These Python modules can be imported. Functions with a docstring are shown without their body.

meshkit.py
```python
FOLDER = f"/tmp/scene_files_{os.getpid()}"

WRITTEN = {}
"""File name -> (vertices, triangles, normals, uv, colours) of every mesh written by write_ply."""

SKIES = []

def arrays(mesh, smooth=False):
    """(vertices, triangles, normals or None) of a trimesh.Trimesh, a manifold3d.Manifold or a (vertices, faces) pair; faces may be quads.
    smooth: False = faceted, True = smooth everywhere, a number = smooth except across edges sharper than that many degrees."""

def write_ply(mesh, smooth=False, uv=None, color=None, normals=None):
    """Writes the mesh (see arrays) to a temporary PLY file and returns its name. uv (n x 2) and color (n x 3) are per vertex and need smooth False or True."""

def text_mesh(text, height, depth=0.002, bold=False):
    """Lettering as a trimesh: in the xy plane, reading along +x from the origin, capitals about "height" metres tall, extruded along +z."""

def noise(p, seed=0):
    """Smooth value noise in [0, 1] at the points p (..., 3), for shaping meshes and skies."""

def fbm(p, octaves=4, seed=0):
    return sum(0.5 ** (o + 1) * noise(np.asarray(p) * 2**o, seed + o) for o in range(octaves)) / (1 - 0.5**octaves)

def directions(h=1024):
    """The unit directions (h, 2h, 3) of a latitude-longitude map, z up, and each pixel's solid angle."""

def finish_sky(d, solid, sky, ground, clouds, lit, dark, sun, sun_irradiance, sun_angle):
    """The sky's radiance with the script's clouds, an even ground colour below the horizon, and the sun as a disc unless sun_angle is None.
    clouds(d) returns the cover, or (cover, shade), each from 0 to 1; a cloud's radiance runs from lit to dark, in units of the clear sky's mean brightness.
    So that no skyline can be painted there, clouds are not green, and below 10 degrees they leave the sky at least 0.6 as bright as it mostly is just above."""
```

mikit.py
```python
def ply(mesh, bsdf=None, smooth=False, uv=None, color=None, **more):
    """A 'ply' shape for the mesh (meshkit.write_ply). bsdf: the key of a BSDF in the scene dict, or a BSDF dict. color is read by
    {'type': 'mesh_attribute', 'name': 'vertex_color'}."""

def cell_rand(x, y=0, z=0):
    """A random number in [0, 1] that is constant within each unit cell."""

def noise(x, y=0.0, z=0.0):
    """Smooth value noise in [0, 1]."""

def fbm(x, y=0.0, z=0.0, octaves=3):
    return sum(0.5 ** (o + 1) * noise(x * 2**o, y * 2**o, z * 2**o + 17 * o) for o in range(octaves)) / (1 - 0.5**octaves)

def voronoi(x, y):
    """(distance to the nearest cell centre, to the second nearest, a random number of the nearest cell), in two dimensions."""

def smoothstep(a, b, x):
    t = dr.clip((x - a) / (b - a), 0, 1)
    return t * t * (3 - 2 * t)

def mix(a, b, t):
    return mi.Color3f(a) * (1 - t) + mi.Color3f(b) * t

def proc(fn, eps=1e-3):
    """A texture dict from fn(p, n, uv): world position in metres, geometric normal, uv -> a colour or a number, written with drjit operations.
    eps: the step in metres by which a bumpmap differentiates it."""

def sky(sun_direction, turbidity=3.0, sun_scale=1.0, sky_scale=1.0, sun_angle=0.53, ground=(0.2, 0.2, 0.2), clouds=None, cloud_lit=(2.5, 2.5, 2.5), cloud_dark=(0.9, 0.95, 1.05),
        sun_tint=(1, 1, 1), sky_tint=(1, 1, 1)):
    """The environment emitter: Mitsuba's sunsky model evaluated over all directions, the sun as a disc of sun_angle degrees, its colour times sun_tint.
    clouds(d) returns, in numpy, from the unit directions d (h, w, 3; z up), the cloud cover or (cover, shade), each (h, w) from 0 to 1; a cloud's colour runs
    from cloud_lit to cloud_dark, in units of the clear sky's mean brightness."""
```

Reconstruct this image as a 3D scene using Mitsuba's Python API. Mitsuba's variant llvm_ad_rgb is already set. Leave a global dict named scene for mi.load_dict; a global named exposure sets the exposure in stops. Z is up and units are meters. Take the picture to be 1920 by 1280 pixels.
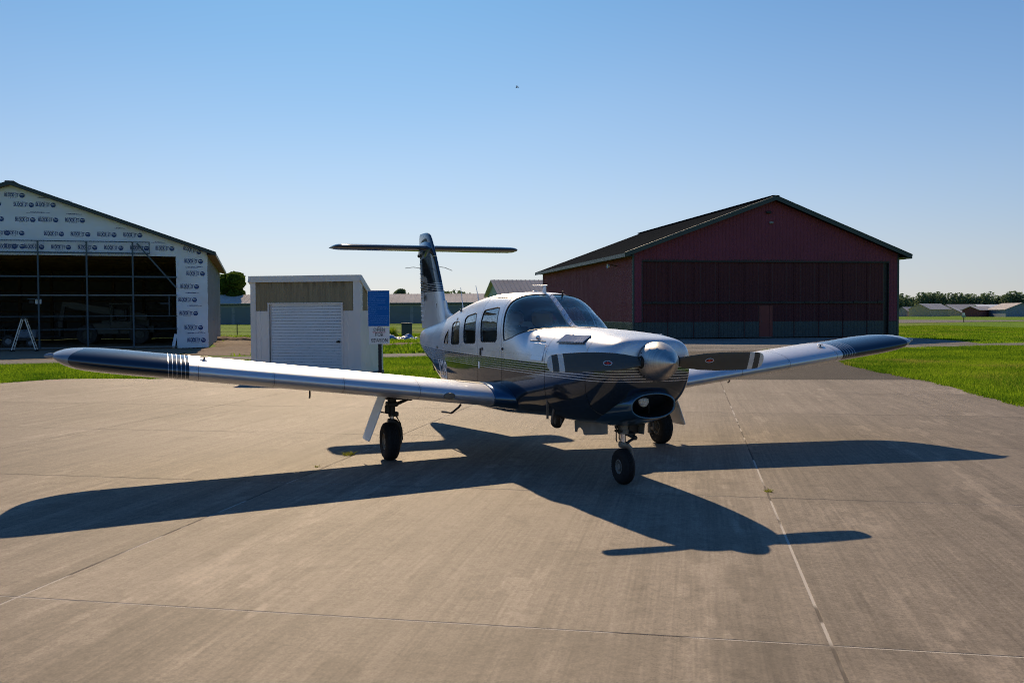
import math, random
import numpy as np, trimesh, manifold3d as m3, shapely
from shapely.geometry import Polygon, MultiPolygon, LineString, Point, box as sbox
from shapely import affinity
from scipy.interpolate import PchipInterpolator
import drjit as dr, mitsuba as mi
import mikit, meshkit
from mikit import noise, fbm, smoothstep, mix, cell_rand, proc

# ---------------------------------------------------------------- camera, sky, exposure
# world frame: the parked airplane points along +x, nose wheel at the origin, z up, metres
T = mi.ScalarTransform4f
CAM = np.array([7.5685, -3.9544, 1.5600])
YAW, PITCH, ROLL, FOV = 2.7789, -0.0298, -0.0050, 57.66
_fw = np.array([math.cos(PITCH)*math.cos(YAW), math.cos(PITCH)*math.sin(YAW), math.sin(PITCH)])
_r = np.cross(_fw, [0, 0, 1]); _r /= np.linalg.norm(_r)
_u = np.cross(_r, _fw)
_up = -_r*math.sin(ROLL) + _u*math.cos(ROLL)
scene = {'type': 'scene'}
labels = {}
scene['camera'] = {'type': 'perspective', 'fov': FOV, 'fov_axis': 'x', 'near_clip': 0.05, 'far_clip': 5000.0,
                   'to_world': T().look_at(origin=CAM.tolist(), target=(CAM+_fw).tolist(), up=_up.tolist())}
SUN = [-0.807, 0.148, 0.572]
def veil(d):
    # thin dry haze whitening the sky towards the horizon all the way round, a little uneven
    el = np.degrees(np.arcsin(np.clip(d[..., 2], -1, 1)))
    n = meshkit.fbm(np.stack([d[..., 0]*2, d[..., 1]*2, d[..., 2]*9], -1), 3, 4)
    s = np.asarray(SUN)/np.linalg.norm(SUN); ang = np.degrees(np.arccos(np.clip(d @ s, -1, 1)))     # haze shines most on the sun's side
    return np.clip(.86*np.exp(-np.clip(el, 0, 90)/8.0)*(.93+.14*n), 0, 1), np.clip((ang-26)/42, 0, 1)
scene['sky'] = mikit.sky(SUN, turbidity=2.2, sun_scale=1.7, sky_scale=1.28, ground=(0.16, 0.15, 0.12), sky_tint=(0.33, 0.74, 1.09), sun_tint=(1.0, 0.95, 0.88), clouds=veil, cloud_lit=(5.7, 4.8, 3.9), cloud_dark=(2.05, 2.0, 1.9))
exposure = 1.3
rng = np.random.default_rng(7)

# ---------------------------------------------------------------- helpers
used = set()
def numbered(k):
    if k not in used:
        used.add(k); return k
    i = 1
    while f'{k}_{i:03d}' in used: i += 1
    k = f'{k}_{i:03d}'; used.add(k); return k
def thing(name, label=None, cat=None, group=None, kind=None):
    k = numbered(name); d = {}
    if label: d['label'] = label
    if cat: d['category'] = cat
    if group: d['group'] = group
    if kind: d['kind'] = kind
    if d: labels[k] = d
    return k
def shape(mesh, mat, smooth=False, **kw):
    return mikit.ply(mesh, mat, smooth=smooth, **kw)
def part(parent, name, mesh, mat, smooth=False, label=None, kind=None, tw=None):
    k = numbered(parent+'__'+name)
    sh = dict(mesh) if isinstance(mesh, dict) and mesh.get('type') == 'ply' else shape(mesh, mat, smooth)
    if tw is not None: sh['to_world'] = tw
    scene[k] = sh
    d = {}
    if label: d['label'] = label
    if kind: d['kind'] = kind
    if d: labels[k] = d
    return k
def single(name, mesh, mat, smooth=False, label=None, cat=None, group=None, kind=None, tw=None):
    k = thing(name, label, cat, group, kind)
    sh = dict(mesh) if isinstance(mesh, dict) and mesh.get('type') == 'ply' else shape(mesh, mat, smooth)
    if tw is not None: sh['to_world'] = tw
    scene[k] = sh
    return k
def cat(*ms):
    ms = [m for m in (ms[0] if len(ms) == 1 and isinstance(ms[0], (list, tuple)) else ms)]
    return trimesh.util.concatenate(ms)
def box(c, s, rz=0.0, bevel=0.0):
    s = np.array(s, float)
    if bevel > 0:
        h = s/2; P = []
        for sx in (-1, 1):
            for sy in (-1, 1):
                for sz in (-1, 1):
                    for k in range(3):
                        q = h-bevel; q = q.copy(); q[k] = h[k]; P.append(q*[sx, sy, sz])
        m = trimesh.convex.convex_hull(np.array(P))
    else:
        m = trimesh.creation.box(extents=s)
    if rz: m.apply_transform(trimesh.transformations.rotation_matrix(rz, [0, 0, 1]))
    m.apply_translation(c); return m
def frame(o, ex, ey, ez):
    M = np.eye(4); M[:3, 0] = ex; M[:3, 1] = ey; M[:3, 2] = ez; M[:3, 3] = o; return M
def xf(m, M):
    m = m.copy(); m.apply_transform(M); return m
def tube(pts, r, n=10, caps=True):
    pts = np.asarray(pts, float); r = np.broadcast_to(np.asarray(r, float), (len(pts),))
    V, F = [], []
    d = np.gradient(pts, axis=0); d /= np.linalg.norm(d, axis=1, keepdims=True)
    ref = np.array([0, 0, 1.0]) if abs(d[0][2]) < .9 else np.array([1.0, 0, 0])
    for p, t, rr in zip(pts, d, r):
        a = np.cross(t, ref); a /= np.linalg.norm(a); b = np.cross(t, a)
        th = np.linspace(0, 2*np.pi, n, endpoint=False)
        V.append(p+rr*(np.cos(th)[:, None]*a+np.sin(th)[:, None]*b))
    V = np.concatenate(V); m = len(pts)
    for i in range(m-1):
        a = i*n+np.arange(n); b = i*n+(np.arange(n)+1) % n
        F += [np.stack([a, b, b+n], 1), np.stack([a, b+n, a+n], 1)]
    if caps:
        V = np.vstack([V, pts[0], pts[-1]]); i = np.arange(n); j = (i+1) % n
        F += [np.stack([np.full(n, len(V)-2), j, i], 1), np.stack([np.full(n, len(V)-1), (m-1)*n+i, (m-1)*n+j], 1)]
    t = trimesh.Trimesh(V, np.concatenate(F), process=False)
    if t.volume < 0: t.invert()
    return t
def lathe(prof, n=32, M=None):
    """prof: (radius, axial) pairs; axis z."""
    prof = np.asarray(prof, float); th = np.linspace(0, 2*np.pi, n, endpoint=False)
    V = np.concatenate([np.stack([r*np.cos(th), r*np.sin(th), np.full(n, z)], 1) for r, z in prof]); F = []
    for i in range(len(prof)-1):
        a = i*n+np.arange(n); b = i*n+(np.arange(n)+1) % n
        F += [np.stack([a, b, b+n], 1), np.stack([a, b+n, a+n], 1)]
    t = trimesh.Trimesh(V, np.concatenate(F), process=False)
    if M is not None: t.apply_transform(M)
    return t
AXY = frame([0, 0, 0], [1, 0, 0], [0, 0, 1], [0, -1, 0])      # lathe axis z -> -y
AXX = frame([0, 0, 0], [0, 1, 0], [0, 0, 1], [1, 0, 0])       # lathe axis z -> +x
def at(M, p):
    M = M.copy(); M[:3, 3] = p; return M
def extrude(poly, depth, M=None):
    ms = [trimesh.creation.extrude_polygon(g, depth, engine='earcut') for g in getattr(poly, 'geoms', [poly]) if g.area > 1e-9]
    m = cat(ms)
    if M is not None: m.apply_transform(M)
    return m
def mf(mesh):
    if isinstance(mesh, tuple): mesh = trimesh.Trimesh(*mesh, process=False)
    if mesh.volume < 0: mesh = mesh.copy(); mesh.invert()
    return m3.Manifold(m3.Mesh(np.asarray(mesh.vertices, np.float32), np.asarray(mesh.faces, np.uint32)))
def tm(man):
    m = man.to_mesh(); return trimesh.Trimesh(np.array(m.vert_properties[:, :3], float), np.array(m.tri_verts), process=False)
def prism_xz(poly, y0, y1):
    """polygon in (x, z), extruded along y."""
    m = extrude(poly, y1-y0, frame([0, y1, 0], [1, 0, 0], [0, 0, 1], [0, -1, 0]))
    return mf(trimesh.Trimesh(m.vertices, m.faces, process=True))
def crease(m, a=30):
    return trimesh.Trimesh(m.vertices, m.faces, process=True)
def rgb(c): return {'type': 'rgb', 'value': list(map(float, c))}
def P(base, rough=.5, metal=0., spec=.5, cc=0., ccg=.95, two=True, **kw):
    d = {'type': 'principled', 'base_color': base if isinstance(base, dict) else rgb(base), 'roughness': rough if isinstance(rough, dict) else float(rough), 'metallic': metal if isinstance(metal, dict) else float(metal), 'specular': float(spec)}
    if cc: d['clearcoat'] = float(cc); d['clearcoat_gloss'] = float(ccg)
    d.update(kw)
    return {'type': 'twosided', 'bsdf': d} if two else d
def bump(b, fn, scale=1.0, eps=2e-3):
    return {'type': 'bumpmap', 'arbitrary': proc(fn, eps), 'scale': float(scale), 'bsdf': b}
C3 = mi.Color3f

# ---------------------------------------------------------------- materials
E1, E2 = np.array([-.8508, .5255]), np.array([.5255, .8508])          # slab directions of the apron
def concrete(p, n, uv):
    a = p.x*-.8508+p.y*.5255; b = p.x*.5255+p.y*.8508
    ia = dr.floor((a+4.0)/3.47); ib = dr.floor((b+3.07)/4.33)
    tone = cell_rand(ia+40, ib+40, 3)
    big = fbm(a*.55+3, b*.8, 1.0, 4)
    stain = smoothstep(.52, .78, fbm(a*.9, b*.35+9, 5., 4))
    broom = noise(b*55, a*1.3, 2.)*.6+noise(b*130, a*2.5, 7.)*.4
    wipe = noise(b*9, a*.22, 4.)
    grit = noise(p.x*150, p.y*150, 1.)*.45+noise(p.x*52, p.y*52, 3.)*.35+noise(p.x*17, p.y*17, 6.)*.20
    v = .158*(0.86+.26*tone)*(0.84+.32*big)*(0.90+.20*wipe)*(0.80+.40*broom)*(0.62+.76*grit)
    v = v*(1-.10*stain)
    ca = (a+4.0)/3.47-dr.floor((a+4.0)/3.47)
    c = C3(v*1.09, v*.925, v*.76)
    dark = smoothstep(.62, .8, fbm(a*1.7+20, b*2.1, 2., 3))*.12
    pale = smoothstep(.66, .8, noise(b*3.1, a*.9+4, 8.))*smoothstep(.5, .7, noise(a*4, b*14, 3.))*.25
    tyre = smoothstep(.60, .78, noise(b*1.15, a*.05, 12.))*smoothstep(.35, .6, noise(b*7., a*.4, 3.))*.22
    spot = smoothstep(.80, .90, noise(p.x*5.5, p.y*5.5, 9.))*.35+smoothstep(.86, .93, noise(p.x*1.4, p.y*1.4, 11.))*.25
    return c*(1-.6*dark)*(1+pale)*(1-.6*tyre)*(1-.35*spot)
scene['m_concrete'] = bump(P(proc(concrete), .72, 0, .22), lambda p, n, uv: noise(p.x*150, p.y*150, 1.)*.0012+noise((p.x*.5255+p.y*.8508)*70, (p.x*-.8508+p.y*.5255)*3, 5.)*.0009, 1.0, 3e-3)
def joint_col(p, n, uv):
    k = smoothstep(.42, .58, fbm(p.x*2.3, p.y*2.3, 3., 3)+.16*smoothstep(-3., 3., p.x)-.10)
    return mix((.075, .063, .052), (.36, .335, .30), k)
scene['m_joint'] = P(proc(joint_col), .9)
def asphalt(p, n, uv):
    g = noise(p.x*70, p.y*70, 2.); b = fbm(p.x*.5, p.y*.5, 3., 3)
    v = .060*(.6+.5*b)*(.45+1.1*g)
    return C3(v*1.08, v, v*.93)
scene['m_asphalt'] = P(proc(asphalt), .85, 0, .12)
def roadcol(p, n, uv):
    v = .15*(.7+.5*fbm(p.x*.6, p.y*.6, 1., 3))*(.85+.3*noise(p.x*40, p.y*40, 1.))
    return C3(v*1.06, v, v*.92)
scene['m_road'] = P(proc(roadcol), .9, 0, .12)
def dirtcol(p, n, uv):
    b = fbm(p.x*.45, p.y*.45, 6., 4); g = noise(p.x*9, p.y*9, 1.)
    c = mix((.075, .05, .032), (.23, .175, .125), b*.7+g*.3)
    return c
scene['m_dirt'] = P(proc(dirtcol), .95, 0, .2)
def turf(p, n, uv):
    b = fbm(p.x*.11, p.y*.11, 2., 4); s = fbm(p.x*1.3, p.y*1.3, 5., 3); g = noise(p.x*14, p.y*14, 3.)
    dry = smoothstep(.50, .70, fbm(p.x*.05+5, p.y*.09, 9., 4))
    c = mix((.050, .125, .005), (.15, .25, .008), b*.6+s*.4)
    c = c*(.6+.7*g)
    return mix(c, C3(.20, .17, .06)*(.7+.5*g), dry*.45)
scene['m_turf'] = P(proc(turf), .95, 0, .1)
def bladecol(p, n, uv):
    b = fbm(p.x*.6, p.y*.6, 2., 3); r = noise(p.x*37, p.y*37, 1.)
    return mix(mix((.065, .155, .010), (.24, .36, .018), smoothstep(.25, .75, b*.55+r*.45)), (.34, .30, .07), smoothstep(.62, .80, fbm(p.x*.33+7, p.y*.33, 4., 3)*.75+r*.25)*.70)
scene['m_blade'] = {'type': 'principledthin', 'base_color': proc(bladecol), 'roughness': .6, 'diff_trans': .95, 'spec_trans': 0.0}
scene['m_weed'] = {'type': 'principledthin', 'base_color': rgb((.30, .31, .05)), 'roughness': .7, 'diff_trans': .8}
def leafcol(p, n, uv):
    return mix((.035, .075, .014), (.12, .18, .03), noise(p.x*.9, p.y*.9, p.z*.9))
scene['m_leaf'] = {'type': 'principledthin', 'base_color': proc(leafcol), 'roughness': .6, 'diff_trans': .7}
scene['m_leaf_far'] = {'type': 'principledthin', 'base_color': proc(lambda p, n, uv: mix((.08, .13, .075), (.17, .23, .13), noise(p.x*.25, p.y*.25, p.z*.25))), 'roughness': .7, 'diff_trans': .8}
scene['m_bark'] = P((.07, .05, .035), .9)

# airplane paint: silver above, dark blue below, five thin silver lines between
SILV, NAVY = (.58, .605, .66), (.030, .050, .078)
def lines(t, lo, hi, wd=.26):
    """t from lo (dark) to hi (silver): dark with five thin silver lines; returns the amount of silver"""
    q = (t-lo)/(hi-lo)*5.0
    f = q-dr.floor(q)
    ln = smoothstep(.02, .10, f)*(1-smoothstep(wd, wd+.08, f))
    return dr.select(q < 0, 0., dr.select(q > 5, 1., ln))
def body_mask(p):
    drop = .045*smoothstep(2.8, 6.4, -p.x)
    return lines(p.z, .972-drop, 1.088-drop*.2)
def fin_mask(p):
    return 1-(1-lines(2.030-p.z, 0.0, .130))*smoothstep(1.75, 1.76, p.z)
def wing_mask(p):
    return lines(-dr.abs(p.y), -3.885, -3.700, .15)
def soil(p): return .93+.14*fbm(p.x*2.2, p.y*2.2, p.z*2.2, 3)
def rivets(p):
    y = dr.abs(p.y); v = mi.Float(1.0)
    for s in (1.52, 2.28, 2.94, 3.62):
        d = dr.abs(y-s)
        v = v*(1-.75*(1-smoothstep(.0015, .0045, d)))
        e = dr.abs(d-.016); f = p.x/.028; f = f-dr.floor(f)-.5
        v = v*(1-.45*(1-smoothstep(.002, .005, e))*(1-smoothstep(.10, .22, dr.abs(f))))
    return v
def paint(mask, extra=None):
    def col(p, n, uv):
        c = mix(NAVY, SILV, mask(p))*soil(p)
        return c*extra(p) if extra is not None else c
    return P(proc(col), proc(lambda p, n, uv: .06+.24*mask(p)), proc(lambda p, n, uv: .68-.20*mask(p)), .9, 1.0, .99)
def panel_seams(p):
    v = mi.Float(1.0); up = smoothstep(.93, .98, p.z)
    for s in (-1.60, -3.22, -4.30, -5.22, -6.10):
        d = dr.abs(p.x-s); f = (p.z+p.y)/.030; f = f-dr.floor(f)-.5
        v = v*(1-.55*(1-smoothstep(.0012, .004, d)))
        v = v*(1-.40*(1-smoothstep(.002, .005, dr.abs(d-.014)))*(1-smoothstep(.10, .22, dr.abs(f))))
    for z in (.845, 1.155):
        d = dr.abs(p.z-z); f = p.x/.032; f = f-dr.floor(f)-.5; on = dr.select((p.x < -.56) & (p.x > -6.0), 1., 0.)
        v = v*(1-.38*on*(1-smoothstep(.002, .005, d))*(1-smoothstep(.10, .22, dr.abs(f))))
    streak = smoothstep(.62, .80, noise(p.x*2.2, p.y*7., p.z*9.))*.10
    return v*(1-streak)
scene['m_body'] = paint(body_mask, panel_seams)
scene['m_fin'] = paint(fin_mask)
scene['m_wing'] = paint(wing_mask, rivets)
scene['m_navy'] = P(NAVY, .08, .68, .9, 1.0, .99)
scene['m_navymetal'] = P((.022, .085, .165), .10, .68, .9, 1.0, .99)
scene['m_silver'] = P(SILV, .28, .6, .5, .8, .95)
scene['m_liner'] = P((.16, .145, .13), .85)
scene['m_seat'] = P((.20, .165, .13), .7)
scene['m_seat_tan'] = P((.42, .33, .22), .8)
scene['m_black'] = P((.012, .012, .013), .55)
scene['m_rubber'] = P(proc(lambda p, n, uv: C3(.016, .016, .017)*(.7+.6*noise(p.x*60, p.y*60, p.z*60))), .82, 0, .3)
scene['m_seal'] = P((.02, .02, .022), .6)
scene['m_glass'] = {'type': 'thindielectric', 'int_ior': 1.52, 'specular_transmittance': rgb((.74, .78, .78))}
scene['m_lens'] = P((.20, .235, .29), .10, 0, .7, 1.0, .98)
scene['m_chrome'] = {'type': 'twosided', 'bsdf': {'type': 'roughconductor', 'material': 'Cr', 'alpha': .12}}
scene['m_alu'] = {'type': 'twosided', 'bsdf': {'type': 'roughconductor', 'material': 'Al', 'alpha': .22, 'specular_reflectance': rgb((.55, .55, .55))}}
def spin(p, n, uv):
    t = dr.sqrt(dr.square(p.y)+dr.square(p.z-1.145)); v = .56*(.86+.28*noise(p.x*240, t*30, 2.))
    return C3(v, v*.985, v*.96)
scene['m_spinner'] = P(proc(spin), .42, 1.0, .5)
scene['m_steel'] = P((.16, .155, .15), .45, .7)
scene['m_greymetal'] = P(proc(lambda p, n, uv: C3(.19, .19, .175)*(.6+.7*fbm(p.x*9, p.y*9, p.z*9, 3))), .55, .2)
scene['m_white'] = P((.72, .73, .74), .4, 0, .5)
scene['m_darkmetal'] = P((.035, .034, .033), .5, .4)
def exhaust(p, n, uv): return mix((.03, .026, .022), (.10, .075, .055), fbm(p.x*20, p.y*20, p.z*20, 3))
scene['m_exhaust'] = P(proc(exhaust), .6, .5)
def bladepaint(p, n, uv):
    r = dr.abs(p.y)
    band = smoothstep(.834, .837, r)*(1-smoothstep(.880, .883, r))+smoothstep(.934, .937, r)
    nick = .85+.3*fbm(p.x*15, p.y*6, p.z*15, 3)
    return mix((.068, .072, .070), (.58, .59, .60), band)*nick
scene['m_prop'] = P(proc(bladepaint), .42, 0, .4)
scene['m_lamp'] = P(proc(lambda p, n, uv: C3(.62, .62, .58)*(.55+.6*noise(p.y*90, p.z*90, 1.))), .2, 0, .5, 1., .95)
scene['m_red'] = P((.55, .04, .03), .4)
scene['m_print_white'] = P((.75, .75, .75), .6)
scene['m_print_black'] = P((.02, .02, .022), .6)
scene['m_print_pale'] = P((.55, .62, .74), .6)

# ---------------------------------------------------------------- the airplane
AP = thing('airplane', 'silver and dark blue low-wing propeller airplane with a T-tail, parked on the concrete apron', 'airplane')
# fuselage stations: x, top z, bottom z, half width, z of greatest width, roundness of the top and of the bottom
ST = np.array([
[ .575, 1.240, 1.00, .19, 1.13, 2.6,2.4],
[ .565, 1.295, .95, .29, 1.12, 2.9,2.6],
[ .53, 1.330, .89, .365, 1.10, 3.6,2.8],
[ .46, 1.348, .80, .408, 1.07, 3.8,2.9],
[ .34, 1.362, .71, .45, 1.03, 3.8,3.0],
[ .15, 1.380, .605,.485, 1.0, 3.7,3.0],
[-.10, 1.395, .545,.515, 1.0, 3.3,3.0],
[-.35, 1.405, .53, .535, 1.0, 3.2,3.2],
[-.60, 1.412, .525, .548, 1.0, 3.1,3.4],
[-1.03,1.422, .515, .560, 1.0, 3.2,3.6],
[-1.40,1.612, .495, .570, 1.0, 3.5,3.8],
[-1.72,1.764, .47, .575, 1.0, 3.5,3.8],
[-2.10,1.800, .445, .575, 1.0, 3.2,3.8],
[-2.60,1.800, .43, .57, 1.0, 3.0,3.8],
[-3.20,1.765, .42, .55, 1.0, 2.8,3.6],
[-3.90,1.690, .44, .50, 1.0, 2.6,3.2],
[-4.70,1.575, .54, .41, 1.02, 2.3,2.7],
[-5.60,1.445, .735, .27, 1.08, 2.2,2.4],
[-6.40,1.360, .915, .15, 1.15, 2.1,2.2],
[-6.75,1.310, 1.02,.085, 1.17, 2.1,2.1],
[-6.87,1.270, 1.08,.045, 1.18, 2.0,2.0],
])
_s = ST[::-1]; _P = [PchipInterpolator(_s[:, 0], _s[:, k]) for k in range(1, 7)]
def loft(xs, n=128, inset=0.0):
    V, F = [], []
    th = np.linspace(0, 2*np.pi, n, endpoint=False); c, s = np.cos(th), np.sin(th)
    for x in xs:
        zt, zb, w, zw, nt, nb = [float(p(x)) for p in _P]
        zt -= inset; zb += inset; w -= inset
        e = np.where(s >= 0, nt, nb)
        y = w*np.sign(c)*np.abs(c)**(2/e); z = zw+np.where(s >= 0, zt-zw, zw-zb)*np.sign(s)*np.abs(s)**(2/e)
        V.append(np.stack([np.full(n, x), y, z], 1))
    m = len(xs); V = np.concatenate(V)
    for i in range(m-1):
        a = i*n+np.arange(n); b = i*n+(np.arange(n)+1) % n
        F += [np.stack([a, b, b+n], 1), np.stack([a, b+n, a+n], 1)]
    V = np.vstack([V, V[:n].mean(0)[None], V[(m-1)*n:m*n].mean(0)[None]]); i = np.arange(n); j = (i+1) % n
    F += [np.stack([np.full(n, m*n), j, i], 1), np.stack([np.full(n, m*n+1), (m-1)*n+i, (m-1)*n+j], 1)]
    return mf((V, np.concatenate(F)))
XS = np.concatenate([np.linspace(.575, .3, 18), np.linspace(.27, -2.8, 110), np.linspace(-2.85, -6.87, 70)])
XC = np.linspace(-.50, -4.25, 120)
OUT = loft(XS); INN = loft(XC, inset=.022)
WS_POST = [(-1.60, 1.275), (-1.64, 1.353), (-1.675, 1.465), (-1.717, 1.578), (-1.745, 1.66), (-1.752, 1.71), (-1.745, 1.755), (-1.745, 1.95)]
WS_LOW = [(-.75, 1.95), (-.75, 1.428), (-1.04, 1.421), (-1.143, 1.397), (-1.228, 1.368), (-1.394, 1.316)]
WSHIELD = Polygon(WS_POST+WS_LOW)
WIN = [[(-2.459, 1.59), (-2.43, 1.606), (-2.032, 1.634), (-1.955, 1.628), (-1.915, 1.58), (-1.873, 1.486), (-1.815, 1.335), (-1.815, 1.29), (-1.86, 1.255), (-2.31, 1.243), (-2.35, 1.26), (-2.362, 1.304), (-2.437, 1.483)],
       [(-3.155, 1.50), (-3.10, 1.537), (-2.77, 1.572), (-2.71, 1.565), (-2.66, 1.51), (-2.576, 1.36), (-2.55, 1.255), (-2.58, 1.219), (-2.97, 1.208), (-3.02, 1.225), (-3.045, 1.26), (-3.115, 1.42)],
       [(-3.78, 1.435), (-3.72, 1.458), (-3.44, 1.472), (-3.38, 1.46), (-3.265, 1.30), (-3.24, 1.215), (-3.27, 1.19), (-3.62, 1.178), (-3.655, 1.195), (-3.70, 1.315)],
       [(-3.96, 1.355), (-3.88, 1.275), (-3.85, 1.195), (-3.87, 1.180), (-4.10, 1.178), (-4.12, 1.20), (-4.09, 1.272)]]
DOOR = Polygon([(-2.60, 1.735), (-2.545, 1.66), (-2.50, 1.56), (-2.475, 1.40), (-2.462, 1.21), (-2.46, .80), (-2.44, .775), (-1.68, .775), (-1.66, .80), (-1.665, 1.27), (-1.70, 1.353), (-1.735, 1.465), (-1.78, 1.58), (-1.825, 1.68), (-1.85, 1.735)])
shell = OUT-INN
cut = [prism_xz(WSHIELD, .028, 1.0), prism_xz(WSHIELD, -1.0, -.028)]
for w in WIN:
    for a, b in ((.15, 1.), (-1., -.15)): cut.append(prism_xz(Polygon(w), a, b))
holes = cut[0]
for c in cut[1:]: holes = holes+c
body = shell-holes
gap = prism_xz(DOOR.buffer(.0055)-DOOR.buffer(-.0045), -1.0, -.12)
doorp = prism_xz(DOOR.buffer(-.0045), -1.0, -.12)
SEAMX, BOWLX = -.552, .20
nose = body.trim_by_plane([1, 0, 0], SEAMX+.005)
bowl = nose.trim_by_plane([1, 0, 0], BOWLX+.0035)
cowl = nose.trim_by_plane([-1, 0, 0], -(BOWLX-.0035))
fus = body.trim_by_plane([-1, 0, 0], -(SEAMX-.005))
door = fus ^ doorp
fus = fus-gap-doorp
def split_skin(man):
    """the painted outside and the inside lining of a piece of the shell"""
    m = tm(man); n = m.face_normals; c = m.triangles_center
    zc = np.interp(-c[:, 0], [0, 7], [1.05, 1.2])
    r = np.stack([np.zeros(len(c)), c[:, 1], c[:, 2]-zc], 1); r /= np.linalg.norm(r, axis=1, keepdims=True)+1e-9
    inner = ((n*r).sum(1) < -.35) & (c[:, 0] < -.49) & (c[:, 0] > -4.26)
    o = m.submesh([np.nonzero(~inner)[0]], append=True, repair=False)
    i = m.submesh([np.nonzero(inner)[0]], append=True, repair=False) if inner.any() else None
    return o, i
fo, fi = split_skin(fus); do_, di = split_skin(door)
part(AP, 'fuselage', crease(fo), 'm_body', 28)
part(AP, 'cabin_lining', crease(fi), 'm_liner', 28)
dk = part(AP, 'cabin_door', crease(do_), 'm_body', 28, label='cabin door over the near wing, with the foremost side window')
part(dk, 'door_lining', crease(di), 'm_liner', 28)
part(AP, 'engine_cowling', crease(tm(cowl)), 'm_body', 28)
part(AP, 'nose_bowl', crease(tm(bowl)), 'm_body', 35)
# glass: the outer skin of a thin shell, window by window, with dark rubber seals
thin = loft(XC, inset=.005)-loft(XC, inset=.010)
def pane(cutter):
    m = tm(thin ^ cutter); n = m.face_normals; c = m.triangles_center
    r = np.stack([np.where(c[:, 0] > -1.75, .45, 0.), c[:, 1], c[:, 2]-1.0], 1); r /= np.linalg.norm(r, axis=1, keepdims=True)
    return crease(m.submesh([np.nonzero((n*r).sum(1) > .25)[0]], append=True, repair=False))
sealsh = loft(XC, inset=-.003)-loft(XC, inset=.012)
for i, c in enumerate(cut):
    nm = 'windshield_pane' if i < 2 else 'side_window'
    g = part(dk if i == 3 else AP, nm if i != 3 else 'door_window', pane(c), 'm_glass', 30)
    pl = WSHIELD if i < 2 else Polygon(WIN[(i-2)//2])
    ring = prism_xz(pl.buffer(.002)-pl.buffer(-.005), *( (.024, 1.) if i % 2 == 0 else (-1., -.024)))
    part(g, 'seal', crease(tm(sealsh ^ ring)), 'm_seal', 28)
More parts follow.
